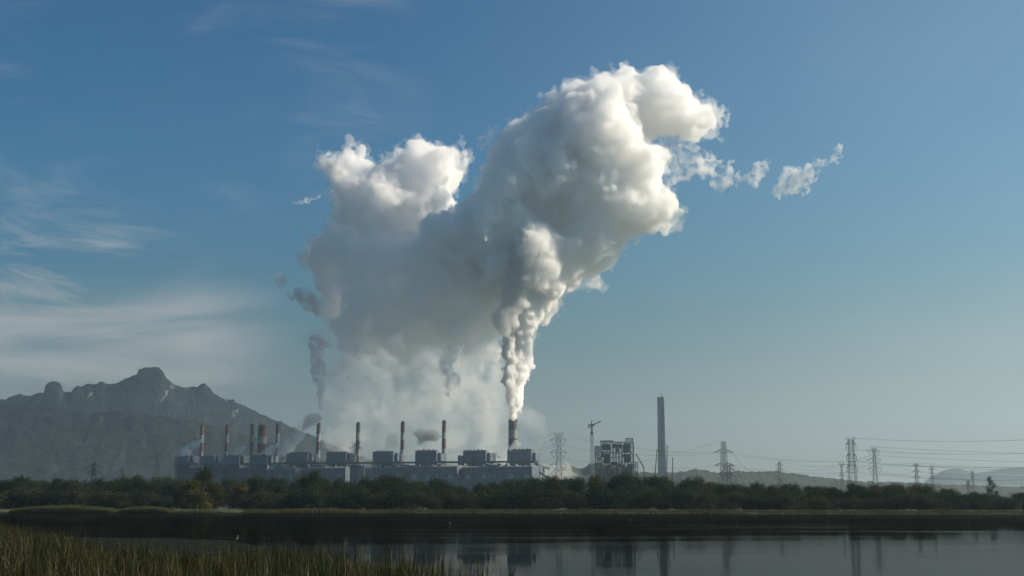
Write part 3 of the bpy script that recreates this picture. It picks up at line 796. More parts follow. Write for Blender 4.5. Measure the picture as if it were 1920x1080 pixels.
# steel frame of a unit under construction
def frame_building():
    Y = 2200; a = at(1115, 890, Y); s = 1 / M2P(Y)
    o = empty('steel_frame_building', (at(1151, 900, Y).x, Y, 1), R(-8), 'unfinished boiler building of bare steel lattice beside the tower crane', 'building frame')
    def X(u): return (u - 1151) * s
    def Z(v): return at(1151, v, Y).z - 1
    rr = random.Random(4)
    def lat(u0, u1, v0, v1, y0, y1, nx, nz, wv=.7, diag=.85, name='frame'):
        m = MB(); xs = [X(u0) + (X(u1) - X(u0)) * i / nx for i in range(nx + 1)]; zt = Z(v0); zb_ = Z(v1) if v1 else -1
        zs = [zb_ + (zt - zb_) * j / nz for j in range(nz + 1)]
        for yy in (y0, (y0 + y1) / 2, y1):
            for x in xs: m.box(x - wv / 2, x + wv / 2, yy - wv / 2, yy + wv / 2, zb_, zt)
            for z in zs[1:]: m.box(xs[0], xs[-1], yy - wv * .4, yy + wv * .4, z - wv * .75, z)
            for i in range(nx):
                for j in range(nz):
                    if rr.random() < diag:
                        if rr.random() < .5: m.bar((xs[i], yy, zs[j]), (xs[i + 1], yy, zs[j + 1]), wv * .6)
                        else: m.bar((xs[i + 1], yy, zs[j]), (xs[i], yy, zs[j + 1]), wv * .6)
        for x in xs:
            for z in zs[1:]: m.box(x - wv * .4, x + wv * .4, y0, y1, z - wv * .8, z - .1)
        m.build(name, M_steeld, o)
    lat(1116, 1127, 836, None, 0, 18, 3, 11)
    lat(1127, 1187, 828, None, 0, 36, 11, 13)
    lat(1174, 1187, 821.5, 828, 0, 12, 3, 1)
    lat(1187, 1195, 866, None, 4, 20, 2, 5, .6)
    cw = (X(1187) - X(1127)) / 11; z0_ = -1; chh = (Z(828) + 1) / 13
    for i in range(11):
        for j in range(13):
            if 3 <= i <= 6 and 7 <= j <= 10: continue
            if rr.random() < .40: MB().box(X(1127) + cw * (i + .04), X(1127) + cw * (i + .96), rr.uniform(2, 20), rr.uniform(22, 30), z0_ + chh * (j + .1), z0_ + chh * (j + rr.uniform(.4, .95))).build('wall_panel', M_hall, o)
    # decks, boiler drum bundles and sheeted parts
    m = MB(); m.box(X(1129), X(1144), 8, 28, Z(843), Z(832)); m.box(X(1148), X(1166), 8, 30, Z(838), Z(833)); m.box(X(1168), X(1179), 8, 28, Z(848), Z(833)); m.box(X(1170), X(1182), 10, 26, Z(866), Z(851)); m.box(X(1132), X(1143), 10, 28, Z(868), Z(850)); m.build('boiler_drum', M_dark, o)
    m = MB()
    for k in range(9):
        x0 = X(1127 + 60 * rr.random() * .8); z = Z(870 + 18 * rr.random()); m.box(x0, x0 + rr.uniform(4, 12), rr.uniform(-1.5, 4), rr.uniform(5, 12), z, z + rr.uniform(2, 6))
    m.box(X(1122), X(1160), 5, 30, -1, Z(879)); m.box(X(1163), X(1185), 8, 30, -1, Z(874)); m.build('floor_deck', M_dark, o)
    m = MB()
    for k in range(6):
        u = 1128 + 4.2 * k; m.tube([(1.6, 0), (1.9, 1.2), (1.6, 2.4)], 8, cx=X(u), cy=5)
    for i in range(len(m.v)): m.v[i] = (m.v[i][0], m.v[i][1], m.v[i][2] + Z(828) + rr.uniform(0, .1))
    m.build('roof_tank', M_dark, o)
    m = MB().bar((X(1127), -3, 10), (X(1130), -3, Z(868)), 1.6).bar((X(1152), -3, 5), (X(1154), -3, Z(876)), 1.6); m.build('hoist_tower', mat('rust_red', (.30, .13, .09), .8), o)
frame_building()
def lattice_mast(m, p0, p1, w0, w1, n, t=.3):
    p0 = Vector(p0); p1 = Vector(p1); d = (p1 - p0).normalized(); up = Vector((0, 1, 0)) if abs(d.y) < .9 else Vector((1, 0, 0))
    x = d.cross(up).normalized(); y = x.cross(d)
    def c(k, i):
        f = k / n; wd = w0 + (w1 - w0) * f; s = ((-1, -1), (1, -1), (1, 1), (-1, 1))[i]
        return p0.lerp(p1, f) + x * s[0] * wd / 2 + y * s[1] * wd / 2
    for i in range(4):
        for k in range(n):
            m.bar(c(k, i), c(k + 1, i), t); j = (i + 1) % 4
            m.bar(c(k, i), c(k + 1, j) if k % 2 else c(k + 1, j), t * .7); m.bar(c(k, j), c(k + 1, i), t * .7)
            m.bar(c(k + 1, i), c(k + 1, j), t * .7)
    return m
def tower_crane():
    Y = 2150; s = 1 / M2P(Y); b0 = at(1110, 900, Y); base = Vector((at(1110, 860, Y).x, Y, 1)); zt = at(1110, 797, Y).z
    o = empty('tower_crane', base, 0, 'tower crane with raised jib standing left of the steel frame building', 'crane')
    H = zt - 1
    lattice_mast(MB(), (0, 0, 0), (0, 0, H - 14), 4.2, 4.2, 22, .4).build('mast', M_steel, o)
    lattice_mast(MB(), (0, 0, H - 14), (0, 0, H - 2), 2.6, 2.2, 5, .6).box(-2.4, 2.4, -2.2, 2.2, H - 16, H - 12.5).build('climbing_frame', M_steeld, o)
    MB().box(-2.6, 2.6, -2, 2, H - 2, H + 1.2).box(1.6, 4.0, -2.8, -.8, H - 1.5, H + 1.2).build('cab', M_steeld, o)
    lattice_mast(MB(), (1.5, 0, H), (16, -2, H + 6.5), 1.6, 1.0, 9, .5).build('jib', M_steeld, o)
    MB().box(-5.5, -1.2, -1.2, 1.2, H - .2, H + 1).box(-6, -3.8, -1.3, 1.3, H - 5.5, H + .6).build('counterweight', M_dark, o)
    lattice_mast(MB(), (0, 0, H + 1), (0, 0, H + 8), 1.6, .4, 4, .35).bar((0, 0, H + 8), (14, -1.8, H + 6.3), .18).bar((0, 0, H + 8), (-5, 0, H + 1), .18).build('head_mast', M_steeld, o)
tower_crane()
def crawler(u, Y, tips, label):
    base = Vector((at(u, 900, Y).x, Y, 1)); o = empty('crawler_crane', base, 0, label, 'crane', 'lattice cranes near the concrete tower')
    MB().box(-3.4, 3.4, -2.8, -1.6, 0, 1.3).box(-3.4, 3.4, 1.6, 2.8, 0, 1.3).build('track', M_dark, o)
    MB().box(-3.6, 2.4, -1.8, 1.8, 1.5, 4.3).build('cab', M_steeld, o)
    p = Vector((1, 0, 3)); 
    for k, (uu, vv) in enumerate(tips):
        q = at(uu, vv, Y) - base; lattice_mast(MB(), p, q, 1.6, 1.0, 12, .42).build('boom' if k == 0 else 'jib', M_steeld, o)
        if k == 0: MB().bar(q, (-3, 0, 4), .25).build('pendant', M_steeld, o)
        p = q
crawler(1209, 2180, [(1207, 876), (1192, 851)], 'crane with long boom leaning left, just right of the steel frame building')
crawler(1222, 2200, [(1232, 842)], 'crane hidden low beside the concrete tower with boom rising to the right')
crawler(1247, 2260, [(1251, 834)], 'crane boom rising behind the right edge of the concrete tower')
crawler(1259, 2240, [(1261, 858)], 'crane with nearly upright boom right of the concrete tower')

# ------------------------------------------------------------------ pylons and lines
def pylon(u, vt, Y, arms, label, yaw=0.0, bw=(7.5, 1.9), style='vee', t=.26, m=None, head=True, top_body=None, group='lattice pylons of the power lines'):
    """arms: list of (v, half width in photo px)"""
    m_ = m or M_steel; t *= .75; tp = at(u, vt, Y); H = tp.z - 1; s = 1 / M2P(Y)
    o = empty('pylon', (gx(u, Y), Y, 1), yaw, label, 'pylon', group)
    zs = [at(u, v, Y).z - 1 for v, _ in arms]; zlow = min(zs); wl_ = bw[0]; wu = bw[1]
    b = MB(); k = 5
    # legs flare below the lowest arm, body above
    zk = zlow - 2
    lattice_mast(b, (0, 0, 0), (0, 0, zk), wl_, wu * 1.5, max(4, int(zk / 6)), t * 1.1)
    lattice_mast(b, (0, 0, zk), (0, 0, H - 1.5), wu * 1.5, wu, max(6, int((H - zk) / 3.0)), t)
    b.build('tower_body', m_, o)
    ends = []
    for (v, hwpx), z in zip(arms, zs):
        hw = hwpx * s; a = MB(); rise = 2.6
        for sx in (-1, 1):
            tip = Vector((sx * hw, 0, z))
            for sy in (-1, 1):
                a.bar((sx * wu * .5, sy * wu * .5, z), tip, t); a.bar((sx * wu * .5, sy * wu * .5, z + rise), tip, t)
                for q in (.3, .6): a.bar((sx * (wu * .5 + (hw - wu * .5) * q), sy * wu * .5 * (1 - q), z), (sx * (wu * .5 + (hw - wu * .5) * q), sy * wu * .5 * (1 - q), z + rise * (1 - q)), t * .7)
            if style == 'vee':
                ia = MB(); c_ = sx * hw * .55
                ia.bar((sx * hw * .92, 0, z), (c_ , 0, z - 4.3), .22); ia.bar((sx * hw * .2, 0, z), (c_, 0, z - 4.3), .22); ends.append(Vector((c_, 0, z - 4.4)))
            elif style == 'hang':
                ia = MB(); ia.bar((sx * hw * .97, 0, z), (sx * hw * .97, 0, z - 4.2), .3); ends.append(Vector((sx * hw * .97, 0, z - 4.3)))
            else:
                ia = MB(); ia.bar((sx * hw, -.5, z), (sx * hw, -3, z - .6), .35); ia.bar((sx * hw, .5, z), (sx * hw, 3, z - .6), .35); ends.append(Vector((sx * hw, 0, z - .4)))
            ia.build('insulator', M_steeld, o)
        a.build('crossarm', m_, o)
    if head:
        a = MB(); hw = (arms[0][1]) * s * (.58 if style != 'hang' else 1.0)
        for sx in (-1, 1):
            a.bar((sx * wu * .45, 0, H - 3.6), (sx * hw, 0, H), t); a.bar((0, 0, H), (sx * hw, 0, H), t)
            for q in (.35, .7): a.bar((sx * hw * q, 0, H), (sx * (wu * .45 + (hw - wu * .45) * q), 0, H - 3.6 * (1 - q)), t * .7)
        a.build('earth_wire_arm', m_, o)
        ends += [Vector((-hw, 0, H)), Vector((hw, 0, H))]
    else:
        ends += [Vector((-wu / 2, 0, H)), Vector((wu / 2, 0, H))]
    mw_ = Matrix.Translation((gx(u, Y), Y, 1)) @ Matrix.Rotation(yaw, 4, 'Z')
    return [mw_ @ e for e in ends]
p1 = pylon(1048, 812, 1040, [(825, 16), (848, 16), (871, 16)], 'tallest lattice pylon with wide arms, between the boiler houses and the tower crane', bw=(9, 2.6), t=.27)
p2 = pylon(1359.5, 825, 1080, [(847, 18), (872, 18)], 'narrow dark pylon with a bare square head, right of the concrete tower', yaw=R(25), bw=(8.5, 2.9), style='strain', head=False, t=.28, m=M_steeld)
p2b = pylon(1368, 869, 1150, [(873, 10), (881, 11), (893, 11)], 'short pylon half hidden right behind the narrow dark pylon', yaw=R(10), bw=(6, 2.2), style='strain', head=False, t=.28, m=M_steeld)
p3 = pylon(1600, 821, 1080, [(833, 9.5), (855, 9.5), (876, 10)], 'sturdy pylon with three short arms and hanging insulators, left of the fainter one', bw=(8.5, 3.6), style='hang', t=.30)
p4 = pylon(1643, 838, 1350, [(846, 13), (862, 13), (879, 13)], 'slender pale pylon just right of the sturdy one with hanging insulators', bw=(8, 2.0), t=.26)
p5 = pylon(1721, 868, 1750, [(873, 7), (884, 7), (895, 7)], 'small faint pylon between the slender pylon and the round far hill', bw=(8, 2.2), style='strain', t=.30)
p6 = pylon(1750, 873, 2100, [(880, 5), (888, 5), (895, 5)], 'very faint narrow pylon at the left foot of the round far hill', bw=(7, 2.0), style='strain', t=.28)
p7 = pylon(1463.5, 863, 1700, [(872, 7), (881, 7)], 'faint small pylon standing on the low wooded ridge', bw=(7, 2.2), style='strain', head=False, t=.28)
p8 = pylon(1580.5, 868, 1750, [(870, 5), (892, 6)], 'faint slim pylon left of the sturdy pylon with hanging insulators', bw=(6, 1.8), style='strain', head=False, t=.26)
p9 = pylon(1826, 882, 2200, [(888, 4), (894, 4)], 'tiny faint pylon in front of the round far hill', bw=(7, 2.2), style='strain', t=.26)
p9b = pylon(1817, 900, 1800, [(902, 4), (907, 4)], 'tiny low pylon below the round far hill', bw=(5, 1.8), style='strain', t=.26)
p10 = pylon(174.5, 863, 980, [(876, 16), (887, 16)], 'dark pylon with two wide arms above the wood on the left', bw=(5, 2.2), style='strain', head=False, t=.30, m=M_steeld)
p11 = pylon(292, 848, 1500, [(858, 14), (874, 13)], 'broad faint pylon in front of the mountain, left of the boiler houses', bw=(8, 3.4), style='vee', head=False, t=.26, m=M_steeld)
p12 = pylon(665, 829, 1250, [(840, 13), (859, 13), (877, 12)], 'dark pylon overlapping the sixth slim chimney', bw=(8, 2.4), t=.26, m=M_steeld)
p13 = pylon(927, 848, 1350, [(857, 10), (869, 10), (884, 10)], 'pylon standing between the ninth and tenth boiler houses', bw=(7, 2.2), style='strain', t=.26, m=M_steeld)
p14 = pylon(889, 853, 1500, [(860, 8), (874, 8)], 'dim pylon in front of the ninth boiler house', bw=(6, 2.6), style='strain', head=False, t=.26, m=M_steeld)
p15 = pylon(227, 877, 1500, [(882, 5), (890, 5)], 'small thin pylon between the two left pylons', bw=(4, 1.2), style='strain', head=False, t=.22, m=M_steeld)
M_wire = mat('conductor', (.07, .07, .075), .6, metallic=.3)
def line(A, B, label, sag=.03, pick=None, rad=.035, group='power lines strung between the pylons'):
    o = empty('power_line', ((A[0] + B[0]) / 2).to_tuple(), 0, label, 'power line', group); c0 = Vector(o.location)
    n = min(len(A), len(B))
    for k in (pick or range(n)):
        a = A[k]; b_ = B[k]; L = (b_ - a).length; pts = []
        for i in range(17):
            t = i / 16; p = a.lerp(b_, t) - c0; p.z -= 4 * sag * L * t * (1 - t); pts.append(p)
        m = MB()
        for i in range(16): m.bar(pts[i], pts[i + 1], rad * 2)
        m.build('conductor', M_wire, o)
def off(ends, dx_, dy_, dz_=0): return [e + Vector((dx_, dy_, dz_)) for e in ends]
def six(Lx, n): return Lx[:n]
line(p1, p2 + p2[:2], 'lines from the tallest pylon to the narrow dark pylon, crossing the steel frame building', .035)
line(p1, off(p1, -250, 260, -5), 'lines leaving the tallest pylon to the left, over the boiler house', .03)
line(p2[:4], p3[2:6], 'lines sagging between the narrow dark pylon and the sturdy pylon', .028, rad=.045)
line(p3, off(p3, 230, -420, 10), 'near lines rising from the sturdy pylon to the upper right edge', .03, rad=.045)
line(p4, off(p4, 520, -60, -2), 'lines running level from the slender pale pylon to the right edge', .016, rad=.045)
line(p7, p4[:4] + p4[:2], 'lines between the faint ridge pylon and the slender pale pylon', .03, rad=.045)
line(p2[:4], p7[:4], 'lines between the narrow dark pylon and the faint ridge pylon', .03, rad=.045)
line(p5, off(p5, 620, -250, -2), 'lines running right from the small faint pylon past the far hill', .02, rad=.045)
line(p5, p8 + p8[:2], 'lines between the small faint pylon and the faint slim pylon', .02, rad=.045)
line(p6, off(p6, 700, -500, 8), 'lines rising to the right in front of the round far hill', .02, rad=.045)
line(p10[:4], off(p10[:4], -500, 260, 0), 'lines leaving the dark pylon to the left edge', .03, rad=.035)
line(p12, off(p1, -250, 260, -5), 'lines reaching from the pylon before the sixth chimney to the right', .03, rad=.045)

# ------------------------------------------------------------------ birds and small things on the bank
def egret(u, v, label, Y=None):
    Y = Y or CH * F / (v - HOR); x = gx(u, Y); m = MB()
    prof = [(.02, .0), (.10, .10), (.13, .22), (.10, .36), (.03, .46)]
    o = empty('egret', (x, Y, 0), R(70), label, 'bird', 'white egrets at the water', scale=.5)
    b = MB(); b.tube(prof, 10); M_w = egret.m
    b.v = [(p[0] * .8 + p[2] * .55 - .15, p[1] * .8, p[2] * .55 + .38) for p in b.v]
    path = [(.08, 0, .58), (.16, 0, .72), (.11, 0, .84), (.15, 0, .95), (.20, 0, .97)]
    for a, c in zip(path[:-1], path[1:]): b.bar(a, c, .05)
    b.build('body', M_w, o)
    MB().bar((.20, 0, .97), (.34, 0, .94), .022).build('beak', egret.b, o)
    for s in (-.04, .04): MB().bar((-.02, s, .42), (0, s, -.05), .025).build('leg', egret.k, o)
egret.m = mat('white_feathers', (.42, .42, .40), .8, var=.05); egret.b = mat('beak', (.55, .40, .08), .5, var=.05); egret.k = mat('bird_leg', (.03, .03, .03), .6)
egret(447.5, 1013, 'white egret standing at the edge of the floating weed')
egret(844, 984, 'white egret standing in open water below the eighth chimney')
egret(1181, 977, 'white egret standing in the water left of the tower reflection')
print('solid geometry', round(time.time() - T0, 1))

# ------------------------------------------------------------------ smoke
def edt(mask, s):
    """signed distance (metres) of a 2-D mask, inside positive"""
    def d2(m):
        n0, n1 = m.shape; BIG = 1e6
        g = np.where(m, BIG, 0).astype(np.float32)
        for i in range(1, n0): g[i] = np.minimum(g[i], g[i - 1] + 1)
        for i in range(n0 - 2, -1, -1): g[i] = np.minimum(g[i], g[i + 1] + 1)
        g2 = np.minimum(g, 2000) ** 2; out = np.empty_like(g2); j = np.arange(n1)
        q = ((j[:, None] - j[None, :]) ** 2).astype(np.float32)
        for i in range(n0): out[i] = (g2[i][None, :] + q).min(1)
        return np.sqrt(out)
    return (d2(mask) - d2(~mask)) * s
def in_poly(px, py, poly):
    c = np.zeros(px.shape, bool); n = len(poly)
    for i in range(n):
        x0, y0 = poly[i]; x1, y1 = poly[(i + 1) % n]
        if y0 == y1: continue
        k = ((y0 > py) != (y1 > py)) & (px < (x1 - x0) * (py - y0) / (y1 - y0) + x0); c ^= k
    return c
def surface_nets(Fd, org, s):
    S = Fd > 0
    nx, ny, nz = Fd.shape
    c = S[:-1, :-1, :-1].astype(np.int8)
    tot = np.zeros((nx - 1, ny - 1, nz - 1), np.int8)
    for a in (0, 1):
        for b in (0, 1):
            for d in (0, 1): tot += S[a:nx - 1 + a, b:ny - 1 + b, d:nz - 1 + d]
    act = (tot > 0) & (tot < 8)
    idx = np.full(act.shape, -1, np.int32); I = np.argwhere(act); idx[act] = np.arange(len(I))
    acc = np.zeros((len(I), 3), np.float32); cn = np.zeros(len(I), np.float32)
    cor = [(a, b, d) for a in (0, 1) for b in (0, 1) for d in (0, 1)]
    for p in cor:
        for ax in range(3):
            if p[ax] == 0:
                q = list(p); q[ax] = 1
                fa = Fd[I[:, 0] + p[0], I[:, 1] + p[1], I[:, 2] + p[2]]; fb = Fd[I[:, 0] + q[0], I[:, 1] + q[1], I[:, 2] + q[2]]
                k = (fa > 0) != (fb > 0); t = np.where(k, fa / np.where(fa == fb, 1, fa - fb), 0)
                pos = np.tile(np.array(p, np.float32), (len(I), 1)); pos[:, ax] += t
                acc[k] += pos[k]; cn[k] += 1
    V = (I + acc / np.maximum(cn, 1)[:, None]) * s + np.array(org)
    Q = []
    for ax in range(3):
        sl0 = [slice(None)] * 3; sl1 = [slice(None)] * 3; sl0[ax] = slice(0, -1); sl1[ax] = slice(1, None)
        A = S[tuple(sl0)]; B = S[tuple(sl1)]; o1, o2 = [(1, 2), (2, 0), (0, 1)][ax]
        for flip, K in ((False, A & ~B), (True, ~A & B)):
            E = np.argwhere(K); k = (E[:, o1] > 0) & (E[:, o2] > 0) & (E[:, o1] < Fd.shape[o1] - 1) & (E[:, o2] < Fd.shape[o2] - 1); E = E[k]
            def cell(d1, d2):
                e = E.copy(); e[:, o1] -= d1; e[:, o2] -= d2; return idx[e[:, 0], e[:, 1], e[:, 2]]
            q = np.stack([cell(1, 1), cell(0, 1), cell(0, 0), cell(1, 0)], 1)
            if flip: q = q[:, ::-1]
            Q.append(q)
    Q = np.concatenate(Q); Q = Q[(Q >= 0).all(1)]
    lab = np.arange(len(V))                      # drop specks that float free of the cloud
    for _ in range(400):
        m4 = lab[Q].min(1); new = lab.copy(); np.minimum.at(new, Q.ravel(), np.repeat(m4, 4)); new = new[new]
        if (new == lab).all(): break
        lab = new
    cnt_ = np.bincount(lab, minlength=len(V)); ok = cnt_[lab] >= min(900, cnt_.max() * .04)
    Q = Q[ok[Q[:, 0]]]; used = np.unique(Q); re_ = np.zeros(len(V), np.int32); re_[used] = np.arange(len(used))
    return V[used], re_[Q]
def worley(P, cell, seed):
    """distance to the nearest jittered point, in units of the cell"""
    q = P / cell; b = np.floor(q).astype(np.int64); best = np.full(len(P), 9.0, np.float32)
    for a in (-1, 0, 1):
        for c in (-1, 0, 1):
            for d in (-1, 0, 1):
                o = b + np.array([a, c, d])
                h = (o[:, 0] * 73856093) ^ (o[:, 1] * 19349663) ^ (o[:, 2] * 83492791) ^ (seed * 2654435761)
                h = (h ^ (h >> 13)) * 1274126177; h = h ^ (h >> 16)
                j = np.stack([(h & 1023), ((h >> 10) & 1023), ((h >> 20) & 1023)], 1) / 1023.0
                e = o + .15 + .7 * j - q; best = np.minimum(best, (e * e).sum(1).astype(np.float32))
    return np.sqrt(best)
def smoke_mat(name, dens, aniso=.3, colr=(.999, .998, .9962), torn=None):
    m = bpy.data.materials.new(name); m.use_nodes = True; nt = m.node_tree; nt.nodes.clear()
    p = nt.nodes.new('ShaderNodeVolumePrincipled'); o = nt.nodes.new('ShaderNodeOutputMaterial'); nt.links.new(p.outputs[0], o.inputs['Volume'])
    p.inputs['Density'].default_value = dens
    if torn:
        b = NB(nt); t = b.add('ShaderNodeTexCoord'); nz = b.noise(t.outputs['Object'], torn, 4, .62, .35)
        nt.links.new(b.math('MULTIPLY', b.mapr(nz, .40, .58), dens), p.inputs['Density'])
    p.inputs['Color'].default_value = (*colr, 1); p.inputs['Anisotropy'].default_value = aniso
    return m
def smoke(name, polys, Y0, s, Rmax, label, cat, dens, veil=None, fade=None, thick=.25, warp=(14, 55, 3), bill=((60, 16), (28, 8), (13, 4)), curl=25, seed=1, group=None, power=.5, tcurve=None, dm=None, inset=None, parent=None, asp=1.0):
    """polys: outlines in photo pixels, given real size and thickness at distance Y0"""
    W_ = [[(at(u, v, Y0).x, at(u, v, Y0).z) for u, v in p] for p in polys]
    al = np.array([q for p in W_ for q in p]); mg = 3 * s + warp[0] * 1.6 + sum(b[1] for b in bill) * .7
    x0, z0 = al.min(0) - mg; x1, z1 = al.max(0) + mg; ny2 = Rmax * asp + mg + curl
    nx = int((x1 - x0) / s) + 1; nz = int((z1 - z0) / s) + 1; ny = int(2 * ny2 / s) + 1
    gx_ = x0 + np.arange(nx) * s; gz_ = z0 + np.arange(nz) * s
    GX, GZ = np.meshgrid(gx_, gz_, indexing='ij')
    mk = np.zeros((nx, nz), bool)
    for p in W_: mk |= in_poly(GX, GZ, p)
    D = edt(mk, s) - (inset or 0)
    # thickness follows the distance from the outline like the edge of a ball
    Dc = np.clip(D, 0, Rmax); Th = np.sqrt(np.maximum(Dc * (2 * Rmax - Dc), 0)) if power == .5 else Rmax * (Dc / Rmax) ** power
    Th *= asp
    tn = fbm((nx, nz), max(110 / s, 2), 3, seed * 10 + 4); Th *= np.clip(1 + thick * tn, .4, 1.7)
    if fade is not None:
        zz = at(960, fade[0], Y0).z, at(960, fade[1], Y0).z; fz_ = np.clip((GZ - zz[1]) / (zz[0] - zz[1]), 0, 1); fz_ = fz_ * fz_ * (3 - 2 * fz_)
        if len(fade) > 2: fz_ = np.maximum(fz_, np.clip((GX - gx(fade[2], Y0)) / 60, 0, 1))
        Th = Th * fz_ - (1 - fz_) * 8
    shp = (nx, ny, nz)
    wx = fbm(shp, warp[1] / s, warp[2], seed * 10 + 1); wz = fbm(shp, warp[1] / s, warp[2], seed * 10 + 5); wy = fbm(shp, warp[1] / s, warp[2], seed * 10 + 8)
    ix = np.clip((np.arange(nx)[:, None, None] + wx * (warp[0] / s / 1.2)), 0, nx - 1.01); iz = np.clip((np.arange(nz)[None, None, :] + wz * (warp[0] / s / 1.2)), 0, nz - 1.01)
    yy = (-ny2 + np.arange(ny) * s)[None, :, None] + wy * warp[0] / 1.2
    i0 = ix.astype(np.int32); k0 = iz.astype(np.int32); fx = ix - i0; fz = iz - k0
    def lut(A): return (A[i0, k0] * (1 - fx) * (1 - fz) + A[i0 + 1, k0] * fx * (1 - fz) + A[i0, k0 + 1] * (1 - fx) * fz + A[i0 + 1, k0 + 1] * fx * fz)
    cy = fbm((nx, nz), max(60 / s, 2), 2, seed * 10 + 3)[:, None, :] * curl * .6
    Dw = lut(D); Tw = lut(Th); del i0, k0, fx, fz, ix, iz
    ay = np.abs(yy - cy)
    Fd = np.where(Dw > 0, np.minimum(Tw - ay, 3 * np.maximum(Rmax * .5, Dw)), -np.sqrt(Dw * Dw + ay * ay))
    Fd = np.where((Dw > 0) & (Fd > 0), np.minimum(Fd, Dw * 1.0 + 0 * Fd), Fd).astype(np.float32)
    tot = sum(b[1] for b in bill)
    band = np.argwhere((Fd > -tot * 1.2) & (Fd < tot * 1.2))
    if len(bill):
        P = band * s + np.array([x0, 0, z0]); add = np.zeros(len(band), np.float32)
        for k, (cell, amp) in enumerate(bill): add += amp * (1.15 - 2.1 * worley(P, cell, seed * 7 + k))
        Fd[band[:, 0], band[:, 1], band[:, 2]] += add
    # calmer near the ends of the grid
    Fd[0] = -1; Fd[-1] = -1; Fd[:, 0] = -1; Fd[:, -1] = -1; Fd[:, :, 0] = -1; Fd[:, :, -1] = -1
    if veil:
        Fv = Fd + veil[0] * (.5 + fbm(shp, 26 / s, 4, seed * 10 + 9, .75))
        for ax in range(3):
            sl_ = [slice(None)] * 3
            for e in (0, -1): sl_[ax] = e; Fv[tuple(sl_)] = -1
        V, Q = surface_nets(Fv, (x0, Y0 - ny2, z0), s)
        newobj('thin_edge', mesh_np('thin_edge', V - np.array([0, Y0, 0]), Q, True), smoke_mat('thin_edge', veil[1]), parent).location = (-parent.location.x, Y0 - parent.location.y, -parent.location.z)
    V, Q = surface_nets(Fd, (x0, Y0 - ny2, z0), s)
    zl = V[:, 2].min(); c = np.array([(x0 + x1) / 2, Y0, zl])
    o = newobj(name, mesh_np(name, V - c, Q, True), smoke_mat(name, dens) if dm is None else dm, parent)
    o.location = c
    if parent is None: tag(o, label, cat, group)
    else: o.location = c - np.array(parent.location); 
    print(name, shp, len(V), round(time.time() - T0, 1))
    return o
MAIN = [(956, 783), (950, 762), (945, 730), (946, 700), (943, 668), (946, 640), (930, 615), (925, 595), (938, 570), (925, 590), (900, 610), (860, 630), (820, 650), (780, 668), (730, 670), (690, 668), (655, 655), (632, 620),
        (628, 590), (612, 560), (603, 530), (590, 510), (566, 505), (566, 487), (584, 470), (580, 452), (605, 450), (636, 452), (630, 430), (628, 400), (634, 370), (630, 345), (616, 330), (618, 306), (645, 302), (668, 287), (680, 305), (700, 322), (735, 320),
        (760, 298), (790, 287), (830, 286), (856, 292), (866, 310), (862, 330), (835, 350), (845, 372), (862, 372), (885, 358), (905, 345), (910, 315), (935, 290), (965, 262), (985, 235), (1010, 215),
        (1040, 200), (1060, 190), (1062, 165), (1080, 157), (1100, 158), (1130, 142), (1150, 155), (1165, 133), (1195, 150), (1210, 148), (1225, 142), (1245, 140), (1262, 155), (1268, 170), (1300, 180), (1325, 190), (1318, 210), (1330, 235),
        (1310, 250), (1270, 245), (1225, 240), (1200, 262), (1195, 285), (1220, 290), (1224, 320), (1222, 350), (1240, 365), (1256, 380), (1260, 405), (1250, 432), (1220, 436), (1190, 450), (1150, 475), (1120, 495), (1090, 520),
        (1060, 545), (1040, 570), (1015, 595), (1000, 625), (994, 655), (992, 690), (985, 730), (976, 762), (970, 783)]
_pb = at(962, 783, 2370)
PL = empty('smoke_plume', _pb, 0, 'huge white steam plume billowing up from the twin-flue chimney and spreading over the plant', 'smoke plume')
HEAD = [(985, 300), (985, 262), (985, 235), (1010, 215), (1040, 200), (1058, 190), (1062, 165), (1080, 157), (1100, 158), (1130, 142), (1150, 155), (1165, 134), (1195, 148), (1210, 150), (1225, 142), (1245, 140), (1262, 155), (1268, 170), (1300, 180), (1325, 190), (1318, 210), (1330, 235),
        (1310, 250), (1270, 245), (1225, 242), (1200, 262), (1190, 290), (1150, 320), (1090, 330), (1030, 330)]
RIGHT = [(905, 420), (900, 360), (925, 300), (955, 268), (985, 240), (1020, 212), (1070, 185), (1150, 200), (1180, 240), (1196, 265), (1195, 285), (1220, 290), (1224, 320), (1222, 350), (1240, 365), (1256, 380), (1260, 405), (1250, 432), (1220, 436), (1190, 450), (1150, 475), (1120, 495), (1090, 520),
         (1060, 545), (1040, 570), (1015, 590), (985, 590), (960, 560), (935, 520), (915, 470)]
MIDDLE = [(800, 430), (820, 400), (855, 375), (885, 358), (905, 342), (912, 315), (940, 290), (985, 290), (1010, 350), (1010, 430), (990, 500), (960, 560), (900, 560), (840, 520), (800, 480)]
LEFTTOP = [(640, 460), (628, 400), (634, 370), (630, 345), (618, 330), (619, 306), (645, 302), (666, 288), (680, 305), (700, 322), (735, 320), (760, 298), (790, 287), (830, 286), (856, 292), (866, 310), (862, 330), (845, 352), (850, 380), (860, 430), (800, 480), (700, 490)]
LOBE = [(640, 620), (614, 565), (600, 532), (588, 510), (564, 503), (562, 489), (580, 470), (578, 452), (600, 448), (640, 450), (690, 450), (700, 520), (680, 600)]
BODY = [(660, 560), (640, 530), (632, 508), (630, 489), (640, 475), (665, 455), (710, 440), (760, 450), (810, 430), (850, 430), (900, 410), (960, 430), (975, 500), (965, 580), (940, 640), (900, 700), (820, 740), (740, 750), (680, 740), (640, 720), (630, 640), (640, 600)]
STRAND = [(957, 784), (950, 750), (944, 720), (946, 690), (941, 668), (948, 645), (946, 625), (946, 606), (955, 590), (968, 575), (974, 600), (973, 640), (970, 680), (967, 720), (966, 784)]
